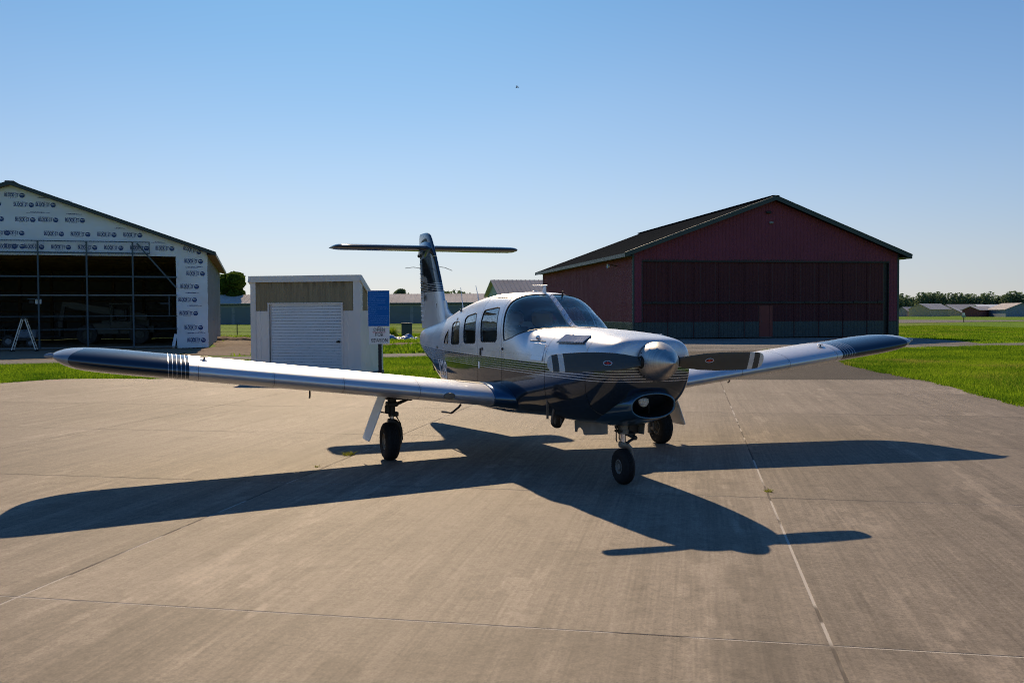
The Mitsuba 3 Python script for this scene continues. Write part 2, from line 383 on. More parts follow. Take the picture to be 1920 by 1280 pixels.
strip = (loft(XC, inset=-.005)-loft(XC, inset=.004)) ^ prism_xz(WSHIELD.buffer(.02), -.030, .030)
st_ = part(AP, 'windshield_strip', crease(tm(strip)), 'm_silver', 28)
scr = []
for k in range(9):
    x = -1.08-.075*k; z = float(_P[0](x))+.006
    scr += [xf(trimesh.creation.icosphere(1, .006), at(np.eye(4), [x, .014, z])), xf(trimesh.creation.icosphere(1, .006), at(np.eye(4), [x+.03, -.014, float(_P[0](x+.03))+.006]))]
part(st_, 'screws', cat(scr), 'm_steel', 30, kind='stuff')
# louvers on the cowling, a hatch, its latch, panel screws
lou = []
def on_skin(x, y):
    zt, zb, w, zw, nt, nb = [float(p(x)) for p in _P]
    return zw+(zt-zw)*max(0., 1-(abs(y)/w)**nt)**(1/nt)
def skin_z_to_y(x, z):
    zt, zb, w, zw, nt, nb = [float(p(x)) for p in _P]
    if z >= zw: return w*max(0., 1-((z-zw)/(zt-zw))**nt)**(1/nt)
    return w*max(0., 1-((zw-z)/(zw-zb))**nb)**(1/nb)
def skin_frame(x, z, side=-1, lift=0.0):
    e = .004
    p = lambda a, b: np.array([a, side*skin_z_to_y(a, b), b])
    o = p(x, z); tx = p(x+e, z)-o; tz = p(x, z+e)-o
    tx /= np.linalg.norm(tx); nrm = np.cross(tx, tz); nrm /= np.linalg.norm(nrm)
    if nrm[1]*side < 0: nrm = -nrm
    tz = np.cross(nrm, tx); tz *= np.sign(tz[2])
    return frame(o+nrm*lift, tx, tz, nrm)
for side in (-1, 1):
    LP = part(AP, 'louver_panel', xf(box([0, 0, 0], [.50, .12, .006], bevel=.002), skin_frame(-.15, 1.322, side, .003)), 'm_navy')
    for k in range(17):
        x = -.375+.028*k
        part(LP, 'louver', xf(cat(box([0, 0, 0], [.013, .112, .010], bevel=.003)), skin_frame(x, 1.325, side, .009)@trimesh.transformations.rotation_matrix(.35, [0, 1, 0])), 'm_silver')
    h = part(AP, 'cowl_hatch', xf(box([0, 0, 0], [.27, .17, .004], bevel=.0015), skin_frame(-.735, 1.19, side, .001)), 'm_body')
    part(h, 'latch', xf(box([0, 0, 0], [.05, .016, .012], bevel=.004), skin_frame(-.735, 1.262, side, .008)), 'm_chrome')
part(AP, 'hinge_line', xf(box([0, 0, 0], [.36, .010, .008], bevel=.003), skin_frame(-.85, 1.292, -1, .003)), 'm_steel')
part(AP, 'latch_knob', xf(lathe([(.0, .03), (.02, .028), (.024, .02), (.02, .0)], 16), skin_frame(-.87, 1.315, -1, .002)), 'm_chrome', 40)
dh = part(dk, 'door_handle', xf(box([0, 0, 0], [.022, .085, .018], bevel=.006), skin_frame(-2.33, 1.135, -1, .008)), 'm_darkmetal')
part(dk, 'door_latch', xf(box([0, 0, 0], [.016, .035, .012], bevel=.004), skin_frame(-2.27, 1.17, -1, .006)), 'm_darkmetal')
part(AP, 'static_port', xf(cat(box([0, 0, 0], [.03, .03, .01], bevel=.004), box([0, 0, .006], [.012, .012, .012])), skin_frame(-1.62, 1.19, -1, .004)), 'm_black')
part(dk, 'placard', xf(box([0, 0, 0], [.05, .075, .002]), skin_frame(-2.40, .985, -1, .002)), 'm_print_white')
part(AP, 'vent_scoop', xf(cat(tube([[-.05, -.01, 0], [-.03, .0, .022], [.03, .0, .022], [.05, -.01, .0]], .011, 8)), skin_frame(-3.68, 1.60, -1, .0)), 'm_steel', 40)
# lettering low on the tail, a small name on the side, the bird emblem on the fin
def letters(txt, h, x, z, mat, name, parent, side=-1, bold=True, flipx=False):
    t = meshkit.text_mesh(txt, h, .002, bold=bold); t.apply_translation([-t.bounds[1][0]/2, -h/2, 0])
    V = np.array(t.vertices); W = np.zeros_like(V)
    for i, v in enumerate(V):
        xx = x+(v[0] if side > 0 else v[0])
        zz = z+v[1]
        W[i] = [xx, side*(skin_z_to_y(xx, zz)+.0015+v[2]), zz]
    m = trimesh.Trimesh(W, t.faces, process=False)
    if m.volume < 0: m.invert()
    return part(parent, name, m, mat)
letters('N28', .22, -4.22, .835, 'm_print_white', 'lettering', AP)
letters('TURBO', .032, -4.62, 1.112, 'm_greymetal', 'lettering', AP, bold=False)

# wings -----------------------------------------------------------------
def airfoil(n=44, t=.15, m=.02, p=.4):
    b = np.linspace(0, np.pi, n); x = (1-np.cos(b))/2
    yt = 5*t*(.2969*np.sqrt(x)-.1260*x-.3516*x**2+.2843*x**3-.1036*x**4)
    yc = np.where(x < p, m/p**2*(2*p*x-x**2), m/(1-p)**2*((1-2*p)+2*p*x-x**2))
    return x, yc+yt, yc-yt
def wing_sec(xle, c, z, y, t=.15, m=.02, inc=.03, lift=0.):
    x, u, l = airfoil(t=t, m=m)
    X = np.concatenate([x[::-1], x[1:-1]]); Z = np.concatenate([u[::-1], l[1:-1]])
    return np.stack([xle-X*c*math.cos(inc)-Z*c*math.sin(inc)*0, np.full(len(X), y), z+Z*c-X*c*math.sin(inc)+lift], 1)
def skin(secs):
    n = len(secs[0]); V = np.concatenate(secs); F = []; m = len(secs)
    for i in range(m-1):
        a = i*n+np.arange(n); b = i*n+(np.arange(n)+1) % n
        F += [np.stack([a, b, b+n], 1), np.stack([a, b+n, a+n], 1)]
    V = np.vstack([V, secs[0].mean(0)[None], secs[-1].mean(0)[None]]); i = np.arange(n); j = (i+1) % n
    F += [np.stack([np.full(n, m*n), j, i], 1), np.stack([np.full(n, m*n+1), (m-1)*n+i, (m-1)*n+j], 1)]
    t = trimesh.Trimesh(V, np.concatenate(F), process=False)
    if t.volume < 0: t.invert()
    return t
def wz(y): return .665+.120*(y-.55)
WLE, WC = -1.43, 1.58
def make_wing(side):
    S = [wing_sec(WLE, WC, wz(y), y) for y in (.50, .80, 1.5, 2.3, 3.2, 3.9, 4.25)]
    # rounded tip: the nose stays straight, the tail sweeps in, the underside curves up
    for y, dl, ct, tt in ((4.38, .0, .985, .150), (4.5, .004, .96, .150), (4.6, .010, .92, .149), (4.69, .022, .865, .142), (4.755, .042, .80, .128), (4.80, .07, .715, .108), (4.832, .105, .61, .084), (4.852, .15, .49, .056), (4.862, .20, .36, .028)):
        c = WC*ct-dl; th = .15*WC-tt*c
        S.append(wing_sec(WLE-dl, c, wz(y)+th*.12, y, t=tt, m=.02*ct))
    S = [s*[1, side, 1] for s in S]
    return mf(skin(S))
for side in (-1, 1):
    W = make_wing(side)
    lensbox = mf(box([-1.53, side*4.80, 1.2], [.40, .40, .6])) ^ mf(xf(box([0, 0, 0], [1.2, .30, 1.0]), trimesh.transformations.translation_matrix([-1.55, side*4.83, 1.2])@trimesh.transformations.rotation_matrix(side*.5, [0, 0, 1])))
    L = W ^ lensbox; W2 = W-lensbox
    # aileron and flap: gaps along the trailing edge
    zc = .9
    for (ya, yb, xh) in ((.72, 2.40, -2.72), (2.43, 4.20, -2.70)):
        pass
    ail = mf(box([-3.1, side*3.35, 1.0], [.80, 1.70, 1.2])); flp = mf(box([-3.1, side*1.60, 1.0], [.80, 1.72, 1.2]))
    g1 = mf(box([-3.1, side*3.35, 1.0], [.812, 1.712, 1.2])); g2 = mf(box([-3.1, side*1.60, 1.0], [.812, 1.732, 1.2]))
    wk = part(AP, 'wing', crease(tm(W2-g1-g2)), 'm_wing', 40, label='near wing, over the wheel with the white gear door' if side < 0 else 'far wing, behind the propeller')
    part(wk, 'aileron', crease(tm(W2 ^ ail)), 'm_wing', 40); part(wk, 'flap', crease(tm(W2 ^ flp)), 'm_wing', 40)
    part(wk, 'wingtip_lens', crease(tm(L)), 'm_lens', 40)
    # glove where the wing meets the fuselage
    gs = [wing_sec(WLE+d, WC+d, wz(y)+dz, y, t=t) for y, d, dz, t in ((.44, .13, .01, .17), (.56, .10, .01, .163), (.63, .075, .008, .160), (.69, .045, .005, .158), (.725, .022, .0, .157), (.735, .006, .0, .152))]
    part(wk, 'root_fairing', skin([s*[1, side, 1] for s in gs]), 'm_navymetal', 45)
    x0 = -2.0
    nav = lathe([(.0, .075), (.012, .068), (.021, .045), (.024, .02), (.022, .0)], 16, at(frame([0, 0, 0], [1, 0, 0], [0, 0, side], [0, side, 0]), [-1.58, side*4.835, wz(4.83)+.03]))
    part(wk, 'navigation_light', nav, 'm_lens', 40)
    fc = cat(lathe([(.0, .040), (.05, .038), (.055, .033), (.05, .028), (.0, .028)], 18), lathe([(.014, -.01), (.012, .03)], 10))
    part(wk, 'fuel_cap', xf(fc, at(np.eye(4)*[.7, .7, .7, 1], [WLE-.24, side*3.56, wz(3.56)+.118])), 'm_steel', 30)
    for y in (2.45, 3.0, 3.75):
        part(wk, 'hinge_bracket', xf(box([0, 0, 0], [.10, .012, .06], bevel=.004), at(np.eye(4), [-2.62, side*y, wz(y)-.115])), 'm_darkmetal')
    part(wk, 'fuel_vent', tube([[-2.05, side*2.52, wz(2.5)-.06], [-2.05, side*2.52, wz(2.5)-.17], [-2.08, side*2.52, wz(2.5)-.19]], .009, 8), 'm_darkmetal', 40)
    if side < 0:
        wlk = []
        sec = wing_sec(WLE, WC, 0, 0); up = sec[(np.arange(len(sec)) < 44)]; up = up[(up[:, 0] < -1.72) & (up[:, 0] > -2.66)]
        secs = []
        for y in (.66, 1.02):
            top = up+[0, -y, wz(y)+.004]; bot = up[::-1]+[0, -y, wz(y)-.004]
            secs.append(np.concatenate([top, bot]))
        part(wk, 'wing_walk', skin(secs), 'm_greymetal', 40)
        hb = xf(lathe([(.0, .012), (.055, .010), (.062, .0)], 18), frame([WLE+.002, -1.22, wz(1.22)-.012], [0, 1, 0], [0, 0, .55], [1, 0, 0]))
        part(wk, 'stall_vane', hb, 'm_steel', 40)

# tail --------------------------------------------------------------------
def fin_sec(xle, xte, z, t):
    x, u, l = airfoil(28, t=t, m=0.); c = xle-xte
    X = np.concatenate([x[::-1], x[1:-1]]); Y = np.concatenate([u[::-1], l[1:-1]])
    return np.stack([xle-X*c, Y*c, np.full(len(X), z)], 1)
FIN = [(-5.40, -6.92, 1.34, .10), (-5.50, -6.945, 1.50, .095), (-5.62, -6.96, 1.70, .09), (-5.80, -6.985, 2.02, .09), (-6.0, -7.01, 2.32, .09), (-6.16, -7.04, 2.54, .09), (-6.30, -7.05, 2.70, .092), (-6.37, -7.05, 2.77, .088), (-6.45, -7.04, 2.81, .07), (-6.56, -7.01, 2.832, .045), (-6.70, -6.98, 2.84, .015)]
def fin_part(xle, xte, z, t, xa, xb):
    c = xle-xte; x = np.clip((xle-np.linspace(xa, xb, 40)**1)/c, 0, 1) if xa < xle-1e-6 else (1-np.cos(np.linspace(0, np.arccos(1-2*min(1, (xle-xb)/c)), 40)))/2
    yt = 5*t*(.2969*np.sqrt(x)-.1260*x-.3516*x**2+.2843*x**3-.1036*x**4)
    X = np.concatenate([x[::-1], x[1:] if x[0] < 1e-6 else x]); Y = np.concatenate([yt[::-1], -yt[1:] if x[0] < 1e-6 else -yt])
    return np.stack([xle-X*c, Y*c, np.full(len(X), z)], 1)
hx = lambda z: -6.60-.079*(z-1.30)
ZS = np.unique(np.concatenate([np.linspace(1.34, 2.70, 24), [2.425, 2.436, 2.441, 2.77, 2.81, 2.832, 2.84]]))
FA = np.array(FIN); fv = lambda z, k: float(np.interp(z, FA[:, 2], FA[:, k]))
fk = part(AP, 'fin', skin([fin_part(fv(z, 0), fv(z, 1), z, fv(z, 3), fv(z, 0), hx(z)+.004) for z in ZS if z < 2.44]), 'm_fin', 40)
part(fk, 'fin_cap', skin([fin_sec(fv(z, 0), fv(z, 1), z, fv(z, 3)) for z in ZS if z >= 2.44]), 'm_fin', 40)
rk = part(AP, 'rudder', skin([fin_part(fv(z, 0), fv(z, 1), z, fv(z, 3), hx(z)-.004, fv(z, 1)) for z in ZS if z < 2.437]), 'm_fin', 40)
for k in range(13):
    z = 1.46+.075*k; xte = float(np.interp(z, [1.34, 2.54], [-6.92, -7.04]))
    for s in (-1, 1):
        part(rk, 'stiffener', tube([[xte+.22, s*.026, z], [xte+.10, s*.021, z], [xte+.012, s*.009, z]], [.004, .007, .006], 6), 'm_fin', 40)
# dorsal fillet
dfs = [fin_sec(a, b, z, t) for a, b, z, t in ((-4.95, -6.4, 1.46, .05), (-5.12, -6.4, 1.535, .045), (-5.34, -6.4, 1.575, .045), (-5.48, -6.4, 1.64, .05), (-5.55, -6.4, 1.76, .04))]
part(fk, 'dorsal_fillet', skin(dfs), 'm_fin', 40)
part(fk, 'air_slot', xf(box([0, 0, 0], [.018, .01, .24], bevel=.003), at(trimesh.transformations.rotation_matrix(-.28, [0, 1, 0]), [-5.86, -.055, 1.60])), 'm_black')
# emblem: a small bird with raised wings
bird = shapely.union_all([Polygon([(-.02, -.05), (.03, -.03), (.05, .02), (.02, .06), (-.01, .02), (-.05, .01)]), Polygon([(-.01, .0), (-.005, .10), (.02, .05)]), Polygon([(-.05, -.005), (-.055, .05), (-.02, .02)])])
part(fk, 'bird_emblem', extrude(bird, .004, at(frame([0, 0, 0], [1, 0, 0], [0, 0, 1], [0, -1, 0]), [-6.5, -.064, 1.80])), 'm_darkmetal')
def stab(side):
    S = []
    for y, a, b, t, dz in ((.0, -6.36, -7.12, .12, 0), (.5, -6.355, -7.12, .12, 0), (1.2, -6.35, -7.12, .12, 0), (1.36, -6.355, -7.11, .118, 0), (1.42, -6.38, -7.07, .112, 0), (1.46, -6.43, -7.0, .098, 0), (1.482, -6.50, -6.93, .07, 0), (1.489, -6.58, -6.86, .03, 0)):
        s = wing_sec(a, a-b, 2.585+dz, y, t=t, m=0., inc=-.01); S.append(s*[1, side, 1])
    return skin(S)
part(AP, 'stabilator', stab(-1), 'm_navy', 40); part(AP, 'stabilator', stab(1), 'm_navy', 40)
pod = skin([fin_sec(a, b, z, t) for a, b, z, t in ((-6.42, -6.98, 2.44, .12), (-6.26, -7.12, 2.53, .15), (-6.24, -7.14, 2.59, .15), (-6.30, -7.10, 2.66, .13), (-6.45, -7.0, 2.70, .10))])
part(AP, 'tail_fairing', pod, 'm_navymetal', 45)
part(AP, 'tail_horn', xf(box([0, 0, 0], [.06, .03, .04], bevel=.008), at(trimesh.transformations.rotation_matrix(.4, [0, 1, 0]), [-6.97, -.035, 2.49])), 'm_darkmetal')
# antennas and probes
part(AP, 'whip_antenna', tube([[-4.743, 0, 1.555], [-4.80, 0, 1.75], [-4.865, 0, 1.93]], [.010, .006, .004], 8), 'm_white', 40)
part(AP, 'whip_antenna', tube([[-4.053, 0, 1.66], [-4.12, 0, 1.81], [-4.20, 0, 1.935]], [.010, .006, .004], 8), 'm_white', 40)
mast = skin([fin_sec(a, b, z, t) for a, b, z, t in ((-1.78, -1.92, 1.76, .16), (-1.80, -1.90, 1.80, .16), (-1.80, -1.875, 1.855, .18), (-1.79, -1.88, 1.868, .12))])
part(AP, 'mast_antenna', cat(mast, tube([[-1.76, .0, 1.868], [-1.95, .0, 1.872], [-2.14, -.02, 1.875]], [.007, .006, .004], 8)), 'm_white', 40)
part(AP, 'beacon', xf(lathe([(.0, .02), (.02, .018), (.04, .008), (.05, .0)], 18), at(np.eye(4), [-2.12, .0, 1.798])), 'm_lens', 40)
part(AP, 'fin_whisker', tube([[-6.86, -.04, 2.292], [-6.5, -.25, 2.288], [-6.0, -.5, 2.245]], .0045, 6), 'm_darkmetal', 40)
part(AP, 'fin_whisker', tube([[-6.14, .03, 2.285], [-6.35, .22, 2.28], [-6.64, .42, 2.25]], .0045, 6), 'm_darkmetal', 40)
part(AP, 'temperature_probe', tube([[-1.745, .165, 1.70], [-1.72, .16, 1.735], [-1.70, .155, 1.80]], [.013, .009, .008], 8), 'm_black', 40)
part(AP, 'boarding_step', cat(tube([[-2.82, -.66, .50], [-2.85, -.67, .47], [-3.06, -.69, .385], [-3.10, -.69, .378], [-3.45, -.70, .355]], .013, 10)), 'm_black', 40)
part(AP, 'tail_skid', tube([[-6.1, 0, .82], [-6.2, 0, .70], [-6.3, 0, .78]], .012, 8), 'm_darkmetal', 40)

# propeller, spinner ---------------------------------------------------------
PX, PZ, PROLL, PYAW = .650, 1.1475, .008, .1127
RP = trimesh.transformations.rotation_matrix(-PYAW, [0, 0, 1])@trimesh.transformations.rotation_matrix(PROLL, [1, 0, 0])
MP = at(RP, [PX, 0, PZ])
prof = [(.165, -.07), (.168, -.055), (.168, .0), (.158, .045), (.139, .095), (.112, .145), (.081, .190), (.049, .230), (.022, .258), (.008, .270), (.0, .272)]
sk = part(AP, 'spinner', xf(lathe(prof, 64, AXX), at(trimesh.transformations.rotation_matrix(-.03, [0, 0, 1]), [PX, 0, PZ])), 'm_spinner', 40)
part(sk, 'backplate', xf(lathe([(.0, -.071), (.169, -.071), (.170, -.062), (.166, -.056)], 48, AXX), at(np.eye(4), [PX, 0, PZ])), 'm_steel', 30)
for k in range(10):
    th = 2*np.pi*k/10+.15
    part(sk, 'screw', xf(trimesh.creation.icosphere(1, .006), at(np.eye(4), [PX-.035, .168*math.cos(th), PZ+.168*math.sin(th)])), 'm_darkmetal', 30)
def blade():
    R = np.array([.10, .15, .20, .28, .40, .55, .70, .82, .90, .945, .97, .982, .985]); CH = np.array([.085, .10, .118, .145, .168, .176, .172, .163, .152, .138, .11, .06, .02]); TH = np.array([.55, .38, .26, .18, .13, .11, .095, .085, .08, .07, .07, .08, .1]); PI_ = np.radians([52, 48, 44, 38, 31, 25, 21, 18.5, 17, 16.5, 16, 16, 16])
    S = []
    for r, c, t, b in zip(R, CH, TH, PI_):
        x, u, l = airfoil(20, t=min(t, .5), m=.0)
        X = np.concatenate([x[::-1], x[1:-1]])-.42; Z = np.concatenate([u[::-1], l[1:-1]])
        a = X*c; e = Z*c
        S.append(np.stack([e*math.cos(b)-a*math.sin(b)*1.0, np.full(len(a), r), -a*math.cos(b)-e*math.sin(b)], 1))
    return skin(S)
B0 = blade()
for s in (1, -1):
    M = MP if s > 0 else MP@trimesh.transformations.rotation_matrix(np.pi, [1, 0, 0])
    m = xf(B0, M)
    if m.volume < 0: m.invert()
    bk = part(AP, 'propeller_blade', m, 'm_prop', 40)
    part(bk, 'shank_cuff', xf(lathe([(.05, .10), (.058, .13), (.055, .16), (.045, .178)], 20, frame([0, 0, 0], [1, 0, 0], [0, 0, 1], [0, 1, 0])), M), 'm_rubber', 40)
    # round badge on the blade, following its front face
    b = math.radians(28.5); ell = affinity.scale(Point(0, 0).buffer(1, 24), .040, .022)
    fl = frame([.0145*math.cos(b)+.0, .463, -.0145*math.sin(b)*0], [0, 1, 0], [math.sin(b)*1., 0, math.cos(b)], [math.cos(b), 0, -math.sin(b)])
    fl = frame([.012, .463, .0], [0, 1, 0], [math.sin(b), 0, math.cos(b)], [math.cos(b), 0, -math.sin(b)])
    if s < 0: fl = fl@np.diag([-1, -1, 1, 1])
    bd = part(bk, 'badge', xf(extrude(ell-affinity.scale(ell, .86, .80), .0022), M@fl), 'm_print_pale')
    part(bd, 'badge_field', xf(extrude(affinity.scale(ell, .84, .76), .0016), M@fl), 'm_black')
    part(bd, 'badge_band', xf(extrude(shapely.union_all([sbox(-.034, -.0035, .034, .0035), Polygon([(-.012, -.012), (.012, -.012), (.004, .012), (-.004, .012)])]), .0026), M@fl), 'm_red')

# chin scoop, its dark duct and the landing light ----------------------------
def oval(x, cy, cz, a, b, n=64, e=2.25):
    th = np.linspace(0, 2*np.pi, n, endpoint=False); c, s = np.cos(th), np.sin(th)
    return np.stack([np.full(n, x)+.02*s, cy+a*np.sign(c)*np.abs(c)**(2/e), cz+b*np.sign(s)*np.abs(s)**(2/e)], 1)
scene['m_liplight'] = P((.05, .16, .27), .25, .5, .6, 1.0, .96)
outer = [oval(*q) for q in ((.545, 0, .765, .205, .103), (.556, 0, .765, .212, .110), (.550, 0, .765, .222, .119), (.52, 0, .764, .234, .129), (.44, 0, .758, .255, .143), (.32, 0, .745, .285, .160), (.18, 0, .725, .33, .175), (.02, 0, .705, .36, .17), (-.15, 0, .69, .37, .15))]
inner = [oval(*q) for q in ((.15, 0, .765, .15, .07), (.30, 0, .765, .18, .088), (.45, 0, .765, .197, .098), (.545, 0, .765, .205, .103))]
def openskin(secs):
    n = len(secs[0]); V = np.concatenate(secs); F = []
    for i in range(len(secs)-1):
        a = i*n+np.arange(n); b = i*n+(np.arange(n)+1) % n
        F += [np.stack([a, b+n, b], 1), np.stack([a, a+n, b+n], 1)]
    return trimesh.Trimesh(V, np.concatenate(F), process=False)
ck = part(AP, 'chin_scoop', openskin(outer), 'm_navymetal', 60)
lip = np.concatenate([oval(.557, 0, .765, .2085, .1065), oval(.557, 0, .765, .2085, .1065)[:1]])
part(ck, 'lip', tube(lip, .006, 8, caps=False), 'm_liplight', 60)
duct = openskin(inner[::-1]); cap = trimesh.convex.convex_hull(np.vstack([oval(.15, 0, .765, .15, .07), oval(.14, 0, .765, .15, .07)]))
part(ck, 'duct', cat(duct, cap), 'm_black', 50)
lm = at(AXX, [.47, -.045, .800])
part(ck, 'landing_light', lathe([(.0, .018), (.02, .017), (.040, .010), (.050, .0), (.046, -.03)], 28, lm), 'm_lamp', 40)
part(ck, 'duct_vane', box([.33, .04, .765], [.16, .006, .16]), 'm_black')
# exhaust and breather
part(AP, 'exhaust_pipe', tube([[-.66, -.285, .70], [-.70, -.29, .62], [-.78, -.30, .53], [-.84, -.302, .475]], [.052, .054, .055, .057], 24, caps=False), 'm_exhaust', 40)
part(AP, 'exhaust_inside', tube([[-.66, -.285, .70], [-.70, -.29, .62], [-.78, -.30, .53], [-.838, -.302, .477]], [.048, .050, .051, .053], 24, caps=False), 'm_black', 40)
part(AP, 'breather_pipe', tube([[-.50, -.47, .66], [-.52, -.475, .60], [-.54, -.475, .53]], .014, 10), 'm_steel', 40)
for k, (x, y) in enumerate(((-.62, -.40), (-.57, -.36))): part(AP, 'drain_tube', tube([[x, y, .56], [x-.02, y, .50]], .010, 8), 'm_steel', 40)
part(AP, 'heat_shield', xf(box([0, 0, 0], [.012, .02, .20]), at(np.eye(4), [-.553, -.515, .66])), 'm_steel')

# wheels ---------------------------------------------------------------------
def tire(R, w, hub):
    a = w/2; pr = [(hub, -a*.72), (hub+.012, -a*.86), (hub+(R-hub)*.45, -a*1.0), (R-.035, -a*.93), (R-.012, -a*.74), (R-.002, -a*.45)]
    for y in (-.30, -.10, .10, .30):
        pr += [(R-.001, a*(y-.03)), (R-.007, a*(y-.025)), (R-.007, a*(y+.025)), (R-.001, a*(y+.03))]
    pr += [(R-.002, a*.45), (R-.012, a*.74), (R-.035, a*.93), (hub+(R-hub)*.45, a), (hub+.012, a*.86), (hub, a*.72)]
    return lathe(pr, 56)
def rimm(hub, w):
    a = w/2
    m = [lathe([(hub+.004, -a*.78), (hub-.004, -a*.82), (hub-.012, -a*.62), (hub*.72, -a*.45), (hub*.45, -a*.50), (hub*.42, -a*.72), (.0, -a*.74)], 40), lathe([(.0, a*.74), (hub*.42, a*.72), (hub*.45, a*.50), (hub*.72, a*.45), (hub-.012, a*.62), (hub-.004, a*.82), (hub+.004, a*.78)], 40)]
    return cat(m)
def wheel(parent, c, R, w, hub):
    M = at(AXY, c); k = part(parent, 'wheel', xf(rimm(hub, w), M), 'm_greymetal', 40)
    part(k, 'tire', xf(tire(R, w, hub), M), 'm_rubber', 40)
    bl = []
    for i in range(9):
        th = 2*np.pi*i/9
        for s in (-1, 1): bl.append(xf(trimesh.creation.cylinder(.007, .016, sections=8), at(np.eye(4), [hub*.62*math.cos(th), hub*.62*math.sin(th), s*w*.245])))
    part(k, 'bolts', xf(cat(bl), M), 'm_steel', 30, kind='stuff')
    return k
for side in (-1, 1):
    y0 = side*1.655
    gk = part(AP, 'main_gear_strut', tube([[-2.20, side*1.63, .74], [-2.20, side*1.63, .62], [-2.20, side*1.63, .615], [-2.20, side*1.63, .50], [-2.20, side*1.63, .495], [-2.2, side*1.63, .47]], [.045, .045, .034, .034, .040, .040], 18), 'm_darkmetal', 30)
    wheel(gk, [-2.206, y0, .202], .205, .158, .086)
    part(gk, 'oleo_piston', tube([[-2.20, side*1.63, .48], [-2.20, side*1.63, .40]], .021, 16), 'm_chrome', 30)
    part(gk, 'fork', tube([[-2.20, side*1.675, .415], [-2.20, side*1.63, .412], [-2.20, side*1.595, .40], [-2.203, side*1.555, .36], [-2.205, side*1.538, .31], [-2.206, side*1.535, .205]], [.030, .038, .034, .030, .026, .026], 14), 'm_darkmetal', 40)
    part(gk, 'brake_caliper', cat(box([-2.26, side*1.545, .18], [.06, .05, .12], bevel=.012), box([-2.206, side*1.540, .213], [.10, .022, .10], bevel=.01)), 'm_steel')
    part(gk, 'brake_line', tube([[-2.22, side*1.60, .50], [-2.24, side*1.56, .44], [-2.25, side*1.525, .38], [-2.25, side*1.520, .28], [-2.25, side*1.53, .22]], .007, 8), 'm_black', 40)
    part(gk, 'torque_link', cat(tube([[-2.20, side*1.63, .50], [-2.30, side*1.63, .455], [-2.21, side*1.63, .41]], .012, 8)), 'm_darkmetal', 40)
    part(gk, 'side_brace', cat(tube([[-2.20, side*1.61, .585], [-2.22, side*1.42, .655]], .018, 10), tube([[-2.22, side*1.43, .650], [-2.24, side*1.20, .66]], .014, 10), box([-2.22, side*1.42, .652], [.05, .04, .05], bevel=.01)), 'm_darkmetal', 40)
    part(gk, 'trunnion', cat(box([-2.20, side*1.63, .60], [.13, .12, .05], bevel=.012), box([-2.2, side*1.68, .545], [.05, .05, .09], bevel=.01), box([-2.2, side*1.59, .49], [.06, .06, .05], bevel=.01)), 'm_darkmetal')
    part(gk, 'door_rod', tube([[-2.20, side*1.66, .50], [-2.2, side*1.76, .52]], .008, 8), 'm_steel', 40)
    # gear door: a slightly dished plate hanging outboard of the leg
    A = np.array([-2.2, side*1.735, .675]); Bp = np.array([-2.2, side*1.905, .235]); ez = (A-Bp)/np.linalg.norm(A-Bp)
    ex = np.array([1., 0, 0]); nrm = np.cross(ex, ez)
    pl = Polygon([(-.175, .0), (-.14, -.012), (.12, -.012), (.155, .0), (.165, .24), (.15, .49), (-.17, .49), (-.19, .24)])
    ins = Polygon([(-.14, .03), (.12, .03), (.125, .22), (.115, .45), (-.135, .45), (-.145, .22)])
    M = frame(Bp, ex, ez, nrm)
    dk2 = part(AP, 'gear_door', xf(cat(extrude(pl, .010), xf(extrude(ins, .006), at(np.eye(4), [0, 0, -.006 if side < 0 else .010]))), M), 'm_white')
    part(AP, 'gear_well', box([-2.2, side*1.40, wz(1.4)-.105], [.30, .62, .012]), 'm_darkmetal')
# nose gear
ng = part(AP, 'nose_gear_strut', tube([[0, 0, .72], [0, 0, .60], [0, 0, .50], [0, 0, .495], [0, 0, .46]], [.06, .058, .044, .052, .050], 20), 'm_greymetal', 30)
wheel(ng, [0, 0, .160], .163, .122, .062)
part(ng, 'oleo_piston', tube([[0, 0, .48], [0, 0, .375]], .026, 16), 'm_chrome', 30)
part(ng, 'fork', tube([[0, -.035, .365], [0, .0, .362], [-.005, .04, .35], [-.008, .075, .315], [-.005, .088, .26], [0, .088, .16]], [.030, .036, .030, .026, .022, .022], 14), 'm_greymetal', 40)
part(ng, 'torque_link', cat(tube([[.02, .02, .46], [.03, .10, .42]], .014, 8), tube([[.03, .10, .42], [.02, .02, .37]], .013, 8), box([.03, .10, .42], [.05, .05, .04], bevel=.012)), 'm_darkmetal', 40)
part(ng, 'steering_arm', cat(box([.0, .06, .455], [.07, .11, .03], bevel=.01), box([.0, -.02, .485], [.09, .10, .02], bevel=.006)), 'm_darkmetal')
part(ng, 'drag_brace', tube([[0, 0, .50], [-.35, -.04, .60]], .018, 10), 'm_darkmetal', 40)
for y, zz in ((-.085, .39), (-.055, .405)): part(ng, 'linkage_rod', tube([[.03, y, .54], [.03, y, zz+.02], [.03, y+.01, zz]], .006, 8), 'm_darkmetal', 40)
dp = Polygon([(-.62, .56), (-.60, .418), (-.565, .418), (-.545, .455), (-.49, .475), (-.43, .455), (-.405, .415), (-.36, .412), (.09, .475), (.09, .56)])
part(AP, 'nose_gear_door', tm(prism_xz(dp, -.207, -.200)), 'm_greymetal')
part(AP, 'nose_gear_door', tm(prism_xz(Polygon([(-.55, .56), (-.50, .44), (.07, .452), (.09, .56)]), .172, .179)), 'm_greymetal')
part(AP, 'nose_gear_tunnel', cat(box([-.03, .112, .515], [.012, .125, .13], bevel=.004), box([-.022, .112, .52], [.012, .085, .085], bevel=.004)), 'm_darkmetal')
part(AP, 'nose_gear_well', box([-.28, 0, .558], [.72, .34, .012]), 'm_black')
